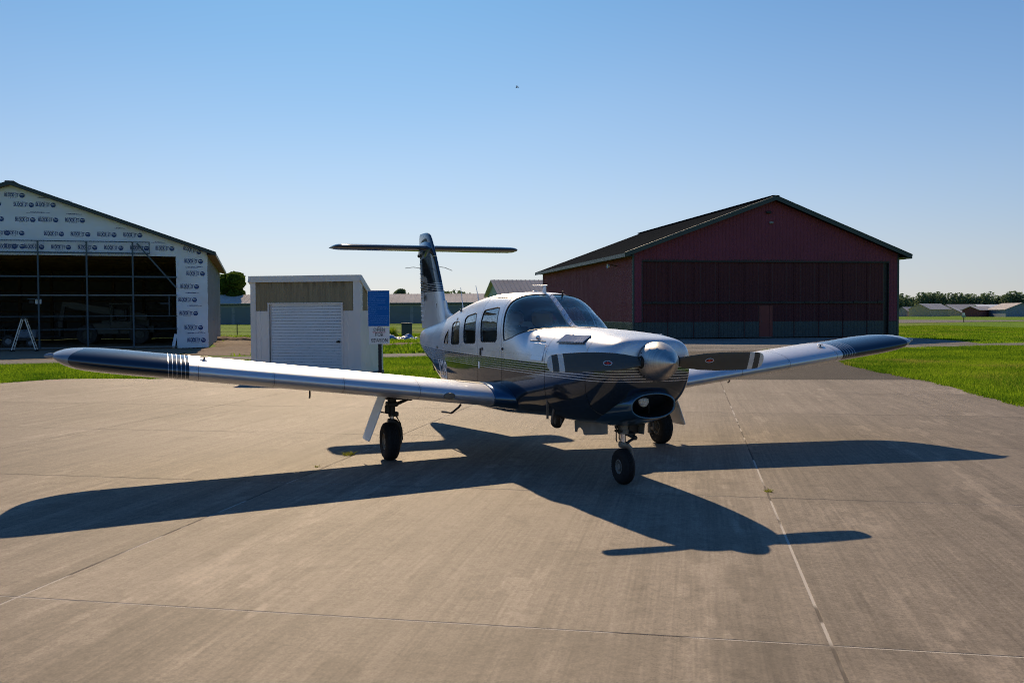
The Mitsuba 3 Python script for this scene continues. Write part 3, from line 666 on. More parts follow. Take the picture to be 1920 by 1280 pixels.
# cabin
def seat(x, y, parent):
    k = part(parent, 'seat', cat(box([x, y, .80], [.50, .46, .14], bevel=.05)), 'm_seat', 40)
    part(k, 'backrest', xf(box([0, 0, .30], [.13, .44, .62], bevel=.055), at(trimesh.transformations.rotation_matrix(-.22, [0, 1, 0]), [x-.24, y, .80])), 'm_seat', 40)
    part(k, 'headrest', xf(box([0, 0, 0], [.10, .26, .18], bevel=.04), at(trimesh.transformations.rotation_matrix(-.2, [0, 1, 0]), [x-.40, y, 1.50])), 'm_seat_tan', 40)
for x, y in ((-2.15, -.27), (-2.15, .27), (-3.05, -.25), (-3.05, .25)): seat(x, y, AP)
gl = [np.array([[x, y, z] for y, z in ((-.50, 1.30+dz), (-.42, 1.355+dz), (-.2, 1.385+dz), (.2, 1.385+dz), (.42, 1.355+dz), (.50, 1.30+dz), (.50, 1.26+dz), (-.50, 1.26+dz))]) for x, dz in ((-.95, -.02), (-1.2, -.01), (-1.45, -.015), (-1.52, -.03))]
ik = part(AP, 'glareshield', skin(gl), 'm_black', 30)
part(AP, 'instrument_panel', box([-1.46, 0, 1.08], [.05, .98, .36], bevel=.01), 'm_darkmetal')
for y in (-.27, .27): part(AP, 'control_yoke', cat(tube([[-1.46, y, 1.08], [-1.66, y, 1.08]], .013, 8), tube([[-1.66, y-.13, 1.16], [-1.67, y-.13, 1.06], [-1.67, y, 1.05], [-1.67, y+.13, 1.06], [-1.66, y+.13, 1.16]], .014, 8)), 'm_black', 40)
part(AP, 'cabin_curtain', tube([[-3.60, -.40, 1.50], [-3.58, -.42, 1.38], [-3.66, -.43, 1.26], [-3.72, -.43, 1.16]], [.05, .07, .055, .05], 12), 'm_seat_tan', 40)

# ---------------------------------------------------------------- ground
def sheet(poly, z, step=None):
    """flat triangulated sheet"""
    Vs, Fs, o = [], [], 0
    for g in getattr(poly, 'geoms', [poly]):
        v, f = trimesh.creation.triangulate_polygon(g, engine='earcut')
        Vs.append(np.column_stack([v, np.full(len(v), z)])); Fs.append(f+o); o += len(v)
    t = trimesh.Trimesh(np.concatenate(Vs), np.concatenate(Fs), process=False)
    if len(t.faces) and t.face_normals[:, 2].mean() < 0: t.invert()
    return t
def rough_edge(poly, amp=.10, seg=.35, seed=0):
    """the same outline, a little uneven"""
    ln = LineString(poly.exterior.coords).segmentize(seg); c = np.array(ln.coords)[:-1]
    q = np.column_stack([c*1.1, np.zeros(len(c))]); q2 = np.column_stack([c*3.7, np.ones(len(c))])
    d = np.stack([meshkit.noise(q, seed)+.5*meshkit.noise(q2, seed+5)-.75, meshkit.noise(q, seed+1)+.5*meshkit.noise(q2, seed+6)-.75], 1)*amp*2
    return Polygon(c+d).buffer(0)
GZ = -.05
single('ground', sheet(sbox(-1600, -1600, 1600, 1600), GZ), 'm_turf', kind='structure', label='grassy airfield ground reaching to the horizon')
APRON = Polygon([(12, -14), (-6, -15.5), (-14.2, -10.5), (-16.5, -8.3), (-17.0, -7.45), (-17.5, -6.85), (-17.9, -6.5), (-17.75, -5.44), (-17.2, -4.4), (-16.85, -4.19), (-17.35, -1.9), (-16.0, .2), (-15.45, .75), (-15.3, 1.31), (-14.5, 2.18), (-14.05, 2.3), (-12.35, 5.35), (-8.98, 12.38), (-7.33, 11.47), (-5.48, 10.33), (-3.67, 9.27), (.5, 7.2), (5, 6.2), (12, 6.0)])
ASPHALT = Polygon([(-12.35, 5.35), (-13.3, 5.8), (-21.7, 12.6), (-25.6, 14.2), (-25.1, 19.5), (-22.2, 19.4), (-18.2, 17.4), (-15.4, 15.6), (-12.06, 13.78), (-9.96, 12.85), (-8.98, 12.38)])
ROAD = Polygon([(-26.9, -40), (-26.85, -8.9), (-26.1, -1.68), (-25.95, 4.0), (-25.6, 14.2), (-25.1, 19.5), (-24.2, 27.0), (-23.9, 33), (-23.2, 60), (-26.4, 60), (-27.2, 34), (-27.6, 26), (-28.4, 19.5), (-28.9, 14.2), (-29.2, 5.8), (-29.6, -1.5), (-30.4, -8.9), (-30.5, -40)])
FRONTPAD = Polygon([(-28.6, 17.0), (-28.05, 22.5), (-27.6, 26.0), (-27.2, 34.0), (-31, 36.5), (-38.4, 39.4), (-41.8, 22.3), (-41.0, 20.2), (-36, 18.2)])
HPAD = Polygon([(-30.4, -8.9), (-30.2, -6.0), (-31.5, -3.8), (-36, -2.4), (-39.6, -3.0), (-40.8, -12), (-40.8, -24), (-30.5, -24)])
DIRT = rough_edge(Polygon([(-30.9, -3.6), (-31.2, -.5), (-33.5, 1.2), (-37, 2.6), (-44, 3.0), (-55, 2.6), (-62, 1.0), (-63, -.3), (-60.5, .0), (-40.2, -1.7), (-39.8, -3.0), (-36, -2.5), (-32, -3.6)]), .45, .6, 3)
DIRT2 = rough_edge(Polygon([(-36.0, 4.0), (-36.4, 6.9), (-39.5, 8.8), (-42.0, 9.6), (-42.5, 7.0), (-40.0, 4.2)]), .6, .5, 8)
single('asphalt', sheet(rough_edge(ASPHALT.buffer(.02), .03, .5, 2), -.012), 'm_asphalt', kind='structure', label='dark asphalt between the concrete apron and the red hangar')
single('access_road', sheet(rough_edge(ROAD, .10, 1.0, 4), -.030), 'm_road', kind='structure', label='pale access road crossing behind the shed')
single('hangar_forecourt', sheet(FRONTPAD, -.022), 'm_road', kind='structure', label='pale concrete in front of the red hangar')
single('gravel_yard', sheet(HPAD, -.026), 'm_dirt', kind='structure', label='dark bare yard in front of the unfinished hangar')
def bumpy(poly, z, amp, step, seed):
    x0, y0, x1, y1 = poly.bounds; xs = np.arange(x0, x1+step, step); ys = np.arange(y0, y1+step, step)
    X, Y = np.meshgrid(xs, ys, indexing='ij'); q = np.stack([X*.7, Y*.7, X*0], -1)
    edge = shapely.distance(shapely.boundary(poly), shapely.points(X, Y)); ins = shapely.contains_xy(poly, X, Y)
    h = meshkit.fbm(q, 4, seed); Z = z+np.where(ins, np.clip(edge/.5, 0, 1)*amp*(h-.25), -.12)
    n, m = X.shape; idx = np.arange(n*m).reshape(n, m)
    a, b, c, d = idx[:-1, :-1].ravel(), idx[1:, :-1].ravel(), idx[1:, 1:].ravel(), idx[:-1, 1:].ravel()
    keep = ins.ravel()[a] | ins.ravel()[b] | ins.ravel()[c] | ins.ravel()[d]
    F = np.concatenate([np.stack([a, b, c], 1)[keep], np.stack([a, c, d], 1)[keep]])
    return trimesh.Trimesh(np.stack([X, Y, Z], -1).reshape(-1, 3), F, process=False)
single('dirt', bumpy(DIRT, GZ+.01, .22, .3, 4), 'm_dirt', smooth=True, kind='structure', label='bare brown dirt beside the unfinished hangar')
single('dirt', bumpy(DIRT2, GZ+.01, .25, .25, 9), 'm_dirt', smooth=True, kind='structure', label='patch of dug-up dirt in the grass behind the access road')
# runway far away on the right
rw = np.array([[-150, 70], [-96, 96], [-40, 150], [60, 260], [40, 300], [-70, 175], [-130, 122], [-190, 92]])
RUNWAY = Polygon([(-190, 62), (-96.5, 94.6), (-99.8, 122.2), (-80, 190), (-60, 300), (-78, 300), (-95, 200), (-112.6, 137.2), (-139, 135), (-160, 110), (-230, 90)])
single('runway', sheet(RUNWAY, GZ+.03), 'm_road', kind='structure', label='far runway beyond the grass on the right')

soil_poly = shapely.union_all([LineString([(-2.0, 8.4), (-3.67, 9.27), (-5.48, 10.33), (-7.33, 11.47), (-8.98, 12.38), (-12.06, 13.78), (-15.4, 15.6), (-18.2, 17.4)]).buffer(.16), LineString([(-14.2, -10.5), (-16.5, -8.3), (-17.0, -7.45), (-17.5, -6.85), (-17.9, -6.5), (-17.75, -5.44), (-17.2, -4.4), (-16.85, -4.19)]).buffer(.14)]).difference(shapely.union_all([APRON, ASPHALT]))
single('soil_edge', cat([bumpy(g, GZ+.012, .05, .07, 6) for g in getattr(soil_poly, "geoms", [soil_poly])]), 'm_dirt', True, kind='structure', label='narrow strip of bare soil between the paving and the grass')
# apron: joint filler underneath, every slab its own piece
def slab_mesh(pg, h=.035, ch=.003):
    c = np.array(shapely.geometry.polygon.orient(pg, 1).exterior.coords)[:-1]
    i = pg.buffer(-ch, join_style=2)
    if i.is_empty or i.geom_type != 'Polygon': i = pg
    ms = [extrude(pg, h-ch), ]
    ms[0].apply_translation([0, 0, -h]); top = sheet(i, 0.0)
    a = np.array(shapely.geometry.polygon.orient(i, 1).exterior.coords)[:-1]
    V = [np.column_stack([c, np.full(len(c), -ch)])]
    if len(a) == len(c):
        k = np.argmin(((a[:, None]-c[None])**2).sum(-1)[:, 0]); a = np.roll(a, -k, 0)
        V = np.vstack([V[0], np.column_stack([a, np.zeros(len(a))])]); n = len(c); q = np.arange(n); w = (q+1) % n
        ms.append(trimesh.Trimesh(V, np.concatenate([np.stack([q, w, w+n], 1), np.stack([q, w+n, q+n], 1)]), process=False))
    else:
        top = sheet(pg, 0.0)
    # drop the flat lid of the extrusion: the chamfered lid covers it
    e = ms[0]; keep = ~((np.abs(e.triangles[:, :, 2]+ch) < 1e-6).all(1)); ms[0] = e.submesh([np.nonzero(keep)[0]], append=True, repair=False) if len(a) == len(c) else e
    return cat(ms+[top])
scene['apron'] = shape(sheet(APRON.buffer(-.004), -.0018), 'm_joint'); used.add('apron')
labels['apron'] = {'kind': 'structure', 'label': 'sunlit concrete apron of large slabs with sealed joints'}
J1 = [-14, -7.47, -4.0, -.45, 2.98, 6.35, 10.2, 13.62, 17.5, 22]; J2 = [-20, -16.1, -11.75, -7.4, -3.07, 1.26, 22]
for i in range(len(J1)-1):
    for j in range(len(J2)-1):
        w1 = .004 if abs(J1[i]-2.98) < .1 else .008
        a0, a1, b0, b1 = J1[i]+.0055, J1[i+1]-.0055, J2[j]+.0075, J2[j+1]-.0075
        if abs(J1[i]-2.98) < .1: a0 = J1[i]+.003
        if abs(J1[i+1]-2.98) < .1: a1 = J1[i+1]-.003
        # joints wander by a centimetre, as sawn and chipped joints do
        ring = LineString([(a0, b0), (a1, b0), (a1, b1), (a0, b1), (a0, b0)])
        q = Polygon([a*E1+b*E2 for a, b in ring.coords])
        g = q.intersection(APRON)
        for g in getattr(g, 'geoms', [g]):
            if g.geom_type == 'Polygon' and g.area > .05: part('apron', 'slab', slab_mesh(g), 'm_concrete')
# low concrete border at the near left edge of the grass
# ---------------------------------------------------------------- grass blades
def blades(poly, density, h, w, seed, z=GZ, lean=.5, patch=None):
    r = np.random.default_rng(seed); x0, y0, x1, y1 = poly.bounds; n = int((x1-x0)*(y1-y0)*density)
    x = r.uniform(x0, x1, n); y = r.uniform(y0, y1, n); k = shapely.contains_xy(poly, x, y); x, y = x[k], y[k]
    if patch is not None:
        k = r.uniform(0, 1, len(x)) < patch(x, y); x, y = x[k], y[k]
    n = len(x); th = r.uniform(0, 2*np.pi, n); c = meshkit.fbm(np.stack([x*.8, y*.8, x*0], -1), 3, seed)
    hh = h*(.55+.7*r.uniform(0, 1, n))*(.55+.9*c); ww = w*(.6+.8*r.uniform(0, 1, n))
    la = r.uniform(0, 2*np.pi, n); l = hh*lean*r.uniform(.1, 1.2, n)
    b = np.stack([x, y, np.full(n, z)], -1); d = np.stack([np.cos(th), np.sin(th), th*0], -1)*ww[:, None]/2
    mid = b+np.stack([np.cos(la)*l*.35, np.sin(la)*l*.35, hh*.6], -1); tip = b+np.stack([np.cos(la)*l, np.sin(la)*l, hh], -1)
    V = np.stack([b-d, b+d, mid+d*.7, mid-d*.7, tip], 1).reshape(-1, 3); o = np.arange(n)[:, None]*5
    F = np.concatenate([o+[0, 1, 2], o+[0, 2, 3], o+[3, 2, 4]])
    return trimesh.Trimesh(V, F, process=False)
HARD = shapely.union_all([APRON, ASPHALT.buffer(.05), ROAD.buffer(.05), FRONTPAD, HPAD])
RIGHT = Polygon([(-8.98, 12.38), (-12.06, 13.78), (-15.4, 15.6), (-18.2, 17.4), (-22.2, 19.4), (-25.0, 19.5), (-24.1, 27), (-23.7, 40), (-16, 40), (-6, 22), (-1.5, 12.5), (-1.8, 8.3), (-3.67, 9.27)]).difference(HARD)
R1 = RIGHT.intersection(Polygon([(-2, 7), (-16, 14), (-16, 24), (-5, 24), (0, 12)])); R2 = RIGHT.difference(Polygon([(-2, 7), (-16, 14), (-16, 24), (-5, 24), (0, 12)]))
MID = Polygon([(-25.8, -3), (-25.8, 13), (-22, 12.3), (-13, 5.6), (-12.4, 5.3), (-14.05, 2.3), (-14.5, 2.18), (-15.3, 1.31), (-15.5, .6), (-16.4, -.9), (-17.2, -2.2), (-17.2, -3.5), (-22, -3.5)]).difference(HARD)
LEFT = Polygon([(-26.8, -12), (-26.3, -3.2), (-17.3, -3.2), (-17.0, -7.4), (-14.2, -10.4), (-14, -12)]).difference(HARD)
BEYOND = Polygon([(-29.7, -2), (-29.3, 14), (-62, 24), (-66, 0), (-31, -1)]).difference(HARD).difference(DIRT.buffer(-.3)).difference(DIRT2.buffer(-.4)).difference(Polygon([(-41.6, 20), (-38, 40), (-66, 45), (-67, 24)]))
FARR = Polygon([(-27.4, 34.5), (-26.6, 60), (-75, 80), (-66, 45), (-38, 40)])
gs = [blades(R1, 1050, .10, .011, 11), blades(R2, 520, .10, .017, 12), blades(MID, 520, .11, .017, 13), blades(LEFT, 560, .10, .016, 14)]
single('grass', cat(gs), 'm_blade', kind='stuff', label='bright green mown grass beside the apron')
pt = lambda x, y: np.clip((meshkit.fbm(np.stack([x*.25, y*.25, x*0], -1), 3, 5)-.36)*6, .05, 1)
single('grass', cat(blades(BEYOND, 70, .17, .06, 15, patch=pt), blades(FARR, 75, .09, .035, 16)), 'm_blade', kind='stuff', label='rough grass farther off between the buildings')
# ragged tufts along the pavement edges
ed = LineString([(-2.0, 8.4), (-3.67, 9.27), (-5.48, 10.33), (-7.33, 11.47), (-8.98, 12.38), (-12.06, 13.78), (-15.4, 15.6)]).buffer(.10)
ed2 = LineString([(-14.2, -10.5), (-16.5, -8.3), (-17.0, -7.45), (-17.5, -6.85), (-17.9, -6.5), (-17.75, -5.44), (-17.2, -4.4)]).buffer(.09)
ed3 = LineString([(-15.3, 1.31), (-14.5, 2.18), (-14.05, 2.3), (-12.35, 5.35)]).buffer(.09)
single('edge_grass', cat([blades(e, 1100, .10, .014, 20+i, z=-.02, lean=1.0, patch=lambda x, y: np.clip((meshkit.noise(np.stack([x*1.7, y*1.7, x*0], -1), 3)-.3)*2.5, 0, 1)) for i, e in enumerate((ed, ed2, ed3))]), 'm_blade', kind='stuff', label='ragged grass creeping over the edge of the apron')
def tuft(x, y, r, n, h, seed):
    return blades(Point(x, y).buffer(r), n/(math.pi*r*r)*1.27, h, .010, seed, z=-.006, lean=1.9)
for i, (x, y, r, n, h, lab) in enumerate(((-2.71, -2.01, .07, 60, .05, 'weed tuft in the joint behind the near main wheel'), (.82, .99, .03, 26, .03, 'small weed at the slab corner in front of the far wing'), (-2.02, -2.46, .03, 12, .025, 'tiny weed in the joint below the near wing'))):
    single('weed', tuft(x, y, r, n, h, 40+i), 'm_weed', label=lab, cat='weed')

# ---------------------------------------------------------------- buildings
def vtone(c, k=6., amp=.3):
    def f(p, n, uv): return C3(*c)*(1-amp/2+amp*fbm(p.x*k*.2, p.y*k*.2, p.z*k*.12, 3))
    return proc(f)
scene['m_maroon'] = P(vtone((.190, .042, .068)), .6, 0, .2)
scene['m_maroon_door'] = P(vtone((.088, .023, .027)), .6, 0, .2)
scene['m_walkdoor'] = P((.20, .045, .038), .5, 0, .3)
scene['m_green'] = P(vtone((.022, .045, .050)), .45, 0, .5)
scene['m_roofdark'] = {'type': 'twosided', 'bsdf': {'type': 'diffuse', 'reflectance': vtone((.017, .020, .024))}}
scene['m_trimdark'] = P((.022, .038, .042), .4, .1)
scene['m_edge'] = P((.15, .17, .18), .5, .2)
scene['m_wrap'] = bump(P(proc(lambda p, n, uv: C3(.70, .73, .80)*(.88+.2*fbm(p.x*1.1, p.y*1.1, p.z*2.2, 3))), .5, 0, .4), lambda p, n, uv: fbm(p.x*3, p.y*3, p.z*1.1, 3)*.10, 1.0, 2e-2)
scene['m_print_blue'] = P((.018, .055, .19), .55)
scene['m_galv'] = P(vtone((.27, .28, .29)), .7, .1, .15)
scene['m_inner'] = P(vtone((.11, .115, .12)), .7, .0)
scene['m_wood'] = P(proc(lambda p, n, uv: mix((.10, .06, .035), (.19, .12, .07), noise(p.x*3, p.y*3, p.z*30))), .8)
scene['m_frame'] = P((.055, .085, .11), .5, .3)
scene['m_shed'] = P(vtone((.72, .655, .61)), .5, .1)
scene['m_shedtrim'] = P((.72, .66, .62), .45)
def fiber(p, n, uv):
    s = noise((p.x*.539+p.y*.842)*16, p.z*.8, 2.); s2 = noise((p.x*.539+p.y*.842)*46, p.z*1.1, 4.)
    drip = smoothstep(.45, .75, noise((p.x*.539+p.y*.842)*23, p.z*.6, 8.))*smoothstep(2.15, 2.37, p.z)
    return mix((.21, .155, .088), (.33, .255, .15), s*.6+s2*.4)*(1-.35*drip)
scene['m_fiber'] = P(proc(fiber), .6)
scene['m_rollup'] = P(vtone((.66, .68, .71)), .42, 0, .5)
scene['m_signblue'] = P((.008, .13, .46), .5, 0, .12)
scene['m_print_soft'] = P((.12, .30, .60), .6, 0, .1)
scene['m_signwhite'] = P((.80, .80, .78), .5, 0, .3)
scene['m_farroof'] = P(proc(lambda p, n, uv: C3(.42, .395, .38)*(.82+.36*fbm(p.x*.35, p.y*.35, 2., 3))), .9, 0, .05)
scene['m_fargrey'] = P((.24, .26, .28), .7, 0, .2)
scene['m_fargreen'] = P((.24, .30, .28), .6)
scene['m_fartan'] = P((.50, .37, .24), .7, 0, .2)
scene['m_farred'] = P((.17, .06, .06), .7, 0, .2)
scene['m_farblue'] = P((.17, .22, .29), .6)
scene['m_fardoor'] = P((.13, .16, .18), .6)
scene['m_tyre_grey'] = P((.05, .05, .05), .8)
scene['m_tele'] = P((.075, .078, .066), .6)

def ribbed(width, zb, top, rib=.2286, h=.020, rw=.045, z_top=None):
    """folded metal panel in a local frame: x along the wall, y up, z outward; top: function of x"""
    xs, off = [0.0], [0.0]; k = 0
    x = rib/2
    while x+rw < width:
        for dx, o in ((-rw*.75, 0), (-rw*.4, h), (rw*.4, h), (rw*.75, 0)): xs.append(x+dx); off.append(o)
        x += rib
    xs.append(width); off.append(0.0); xs, off = np.array(xs), np.array(off)
    t = np.array([top(v) for v in xs]); n = len(xs)
    V = np.concatenate([np.column_stack([xs, np.full(n, zb), off]), np.column_stack([xs, t, off])]); i = np.arange(n-1)
    F = np.concatenate([np.stack([i, i+1, i+1+n], 1), np.stack([i, i+1+n, i+n], 1)])
    return trimesh.Trimesh(V, F, process=False)
class Frame:
    """u along a wall, d into the building, z up"""
    def __init__(s, o, u, d):
        s.o = np.array([o[0], o[1], 0.]); s.u = np.array([u[0], u[1], 0.])/np.hypot(*u); s.d = np.array([d[0], d[1], 0.])/np.hypot(*d)
        s.M = frame(s.o, s.u, s.d, [0, 0, 1])
        if np.linalg.det(s.M[:3, :3]) < 0: s.flip = True
        else: s.flip = False
    def m(s, mesh):
        r = xf(mesh, s.M)
        return r
    def box(s, u0, u1, d0, d1, z0, z1, bevel=0.):
        b = box([(u0+u1)/2, (d0+d1)/2, (z0+z1)/2], [abs(u1-u0), abs(d1-d0), abs(z1-z0)], bevel=bevel)
        r = s.m(b)
        if s.flip: r.invert() if r.volume < 0 else None
        return r
    def pt(s, u, d, z): return s.o+s.u*u+s.d*d+np.array([0, 0, z])
    def wallM(s, u, d, out=-1):      # local x = u, y = z, z = outward of the front
        return frame(s.pt(u, d, 0), s.u, [0, 0, 1], s.d*out)
    def sideM(s, u, d, sign):        # wall running along d; local x = d, y = z, z = outward (sign * u)
        return frame(s.pt(u, d, 0), s.d, [0, 0, 1], s.u*sign)
def beam(F, a, b, w, h):
    """box beam between two (u, d, z) points"""
    a, b = F.pt(*a), F.pt(*b); t = (b-a); L = np.linalg.norm(t); t /= L
    ref = np.array([0, 0, 1.]) if abs(t[2]) < .95 else F.u
    y = np.cross(ref, t); y /= np.linalg.norm(y); z = np.cross(t, y)
    return xf(box([L/2, 0, 0], [L, w, h]), frame(a, t, y, z))
def roof_slab(F, pts, thick):
    """pts: four (u, d, z) corners, counter-clockwise from above"""
    a = np.array([F.pt(*p) for p in pts]); b = a-[0, 0, thick]
    return trimesh.convex.convex_hull(np.vstack([a, b]))

# --- the red hangar
RH = thing('red_hangar', 'dark red metal hangar with black gable roof and closed folding door', 'hangar')
F = Frame((-41.333, 22.264), (.186, .983), (-.983, .186))
WID, EAV, RU, RZ, LEN = 17.17, 5.17, 8.80, 8.40, 25.4
gab = lambda u: EAV+(RZ-EAV)*(u/RU if u < RU else (WID-u)/(WID-RU))
DU0, DU1, DZ = .56, 16.55, 4.66
pw = .9144
n = int(math.ceil(WID/pw))
for i in range(n):
    u0, u1 = i*pw, min(WID, (i+1)*pw)
    spans = []
    if u1 <= DU0 or u0 >= DU1: spans = [(1.0, 1)]
    for lo, hi, kind in ((0, DU0, 'post'), (DU0, DU1, 'over'), (DU1, WID, 'post')):
        a, b = max(u0, lo), min(u1, hi)
        if b-a < .02: continue
        part(RH, 'wall_panel', xf(ribbed(b-a, 1.0 if kind == 'post' else DZ, lambda x, a=a: gab(a+x)-.03), F.wallM(a, 0)), 'm_maroon')
        if kind == 'post': part(RH, 'wainscot_panel', xf(ribbed(b-a, 0.0, lambda x: .985), F.wallM(a, -.004)), 'm_green')
dp_ = ribbed(pw, 0, lambda x: 1.)
n2 = int((DU1-.30-DU0)/pw)
dw = (DU1-.30-DU0)/n2
DK = part(RH, 'folding_door', cat(F.box(DU0, DU1-.28, .10, .14, .06, 2.10), F.box(DU0, DU1-.28, .10, .14, 2.2, 4.58)), 'm_trimdark')
for i in range(n2):
    a = DU0+i*dw
    wd = 7.98 < a+dw and a < 8.88
    if not wd: part(DK, 'lower_wainscot', xf(ribbed(dw-.012, .06, lambda x: 1.0), F.wallM(a, .094)), 'm_green'); part(DK, 'lower_panel', xf(ribbed(dw-.012, 1.01, lambda x: 2.10), F.wallM(a, .097)), 'm_maroon_door')
    part(DK, 'upper_panel', xf(ribbed(dw-.012, 2.22, lambda x: 4.58), F.wallM(a, .097)), 'm_maroon_door')
for a, b in ((DU0+8*dw, 7.98), (8.88, DU0+10*dw-.012)):
    part(DK, 'lower_wainscot', xf(ribbed(b-a, .06, lambda x: 1.0), F.wallM(a, .092)), 'm_green'); part(DK, 'lower_panel', xf(ribbed(b-a, 1.01, lambda x: 2.10), F.wallM(a, .092)), 'm_maroon_door')
part(DK, 'lower_panel', xf(ribbed(.90, 1.98, lambda x: 2.10), F.wallM(7.98, .092)), 'm_maroon_door')
wk_ = part(DK, 'walk_door', F.box(8.0, 8.86, .075, .11, .09, 1.97), 'm_walkdoor', label='brownish red walk-in door')
part(wk_, 'sill', F.box(7.98, 8.88, .04, .12, .06, .085), 'm_edge'); part(wk_, 'knob', F.box(8.09, 8.13, .045, .075, 1.0, 1.05, .008), 'm_edge')
part(DK, 'hinge_beam', cat([F.box(DU0+.02, DU1-.30, -.02, .09, 2.095, 2.215)]+[F.box(1.2+1.62*k, 1.5+1.62*k, -.06, .0, 2.12, 2.24) for k in range(10)]), 'm_black')
part(DK, 'seam_post', F.box(DU0+.008, DU0+.04, .06, .09, .06, 4.58), 'm_trimdark')
for k in range(1, 10): part(DK, 'seam_post', F.box(DU0+1.617*k-.014, DU0+1.617*k+.014, .062, .09, .06, 4.58), 'm_maroon_door')
part(RH, 'door_header', cat(F.box(DU0-.02, DU1+.02, -.03, .12, DZ-.07, DZ+.02), F.box(DU0-.02, DU1+.02, .0, .3, DZ+.02, DZ+.10)), 'm_black')
part(RH, 'door_jamb', cat(F.box(DU1-.28, DU1, .14, .5, 0, DZ), F.box(DU1-.03, DU1+.0, -.01, .5, 0, DZ)), 'm_black')
part(RH, 'side_jamb', F.box(DU0-.03, DU0, -.02, .14, 0, DZ), 'm_trimdark')
part(RH, 'door_floor', F.box(DU0, DU1, -.05, .5, -.03, .0), 'm_road')
for s, u in ((-1, -.0), (1, WID)):
    m = int(math.ceil(LEN/pw))
    for i in range(m):
        a, b = i*pw, min(LEN, (i+1)*pw)
        part(RH, 'wall_panel', xf(ribbed(b-a, 1.0, lambda x: EAV-.02), F.sideM(u, a, s)), 'm_maroon')
        part(RH, 'wainscot_panel', xf(ribbed(b-a, 0, lambda x: .985), F.sideM(u+s*.004, a, s)), 'm_green')
    part(RH, 'wainscot_trim', F.box(u-.02, u+.02, 0, LEN, .975, 1.01) if s < 0 else F.box(u-.02, u+.02, 0, LEN, .975, 1.01), 'm_edge')
part(RH, 'back_wall', F.m(extrude(Polygon([(0, 0), (WID, 0), (WID, EAV), (RU, RZ), (0, EAV)]), .05, frame([0, LEN, 0], [1, 0, 0], [0, 0, 1], [0, -1, 0]))), 'm_maroon')
for u in (0, WID): part(RH, 'corner_trim', cat(F.box(u-.05 if u == 0 else u-.07, u+.07 if u == 0 else u+.05, -.035, -.022, 0, EAV-.03), F.box(u-.04, u-.024, -.03, .08, 0, EAV-.03) if u == 0 else F.box(u+.024, u+.04, -.03, .08, 0, EAV-.03)), 'm_green')
part(RH, 'corner_trim', F.box(-.05, .07, LEN-.1, LEN+.02, 0, EAV-.03), 'm_green')
sl = (RZ-EAV)/RU
OV, RK, TH_ = .62, .48, .16
for s in (0, 1):
    ue = -OV if s == 0 else WID+OV; slr = sl if s == 0 else (RZ-EAV)/(WID-RU); ze = EAV-slr*OV
    rk = part(RH, 'roof_slope', roof_slab(F, [(ue, -RK, ze+.14), (RU, -RK, RZ+.14), (RU, LEN+RK, RZ+.14), (ue, LEN+RK, ze+.14)], .07), 'm_roofdark')
    rb = []
    for k in range(int((LEN+2*RK)/.9)):
        d = -RK+.3+.9*k; rb.append(beam(F, (ue+.02*(1 if s == 0 else -1), d, ze+.141), (RU, d, RZ+.141), .05, .012))
    part(rk, 'rib', cat(rb), 'm_roofdark', kind='stuff')
    part(RH, 'rake_board', beam(F, (ue, -RK-.02, ze+.03), (RU, -RK-.02, RZ+.03), .03, .24), 'm_trimdark')
    part(RH, 'rake_flashing', beam(F, (ue, -RK-.02, ze+.165), (RU, -RK-.02, RZ+.165), .09, .025), 'm_edge' if s == 0 else 'm_trimdark')
    part(RH, 'eave_board', F.box(ue-.02, ue+.02, -RK, LEN+RK, ze-.09, ze+.13), 'm_green')
    part(RH, 'soffit', roof_slab(F, [(ue, -RK, ze-.04), (ue+(OV if s == 0 else -OV), -RK, ze-.02), (ue+(OV if s == 0 else -OV), LEN, ze-.02), (ue, LEN, ze-.04)], .02), 'm_trimdark')
part(RH, 'ridge_cap', F.box(RU-.22, RU+.22, -RK, LEN+RK, RZ+.10, RZ+.19), 'm_roofdark')
lf = part(RH, 'gable_light', F.box(8.33, 8.66, -.16, -.02, 7.52, 7.68, .04), 'm_black')
part(RH, 'gable_light', F.box(8.55, 8.80, -.14, -.02, 6.92, 7.05, .03), 'm_fargrey')
wl = part(RH, 'wall_lamp', cat(tube([F.pt(-.02, 3.3, 4.50), F.pt(-.35, 3.3, 4.56), F.pt(-.55, 3.3, 4.54)], .03, 10)), 'm_darkmetal', 40)
part(wl, 'lamp_head', xf(lathe([(.0, .14), (.07, .12), (.12, .0), (.13, -.03)], 18), frame(F.pt(-.60, 3.3, 4.50), F.d, [0, 0, 1], F.u)), 'm_white', 40)

# --- the hangar under construction
UH = thing('unfinished_hangar', 'unfinished hangar clad in printed white house wrap, its door frame open and dark inside', 'hangar')
G = Frame((-40.062, -1.728), (-.0876, -.996), (-.996, .0876))
W2_, E2_, RU2, RZ2, L2 = 17.06, 4.62, 8.53, 7.60, 20.1
gab2 = lambda u: E2_+(RZ2-E2_)*(u/RU2 if u < RU2 else (W2_-u)/(W2_-RU2))
OU0, OU1, OZ = 1.40, 15.66, 4.42
rw2 = np.random.default_rng(5)
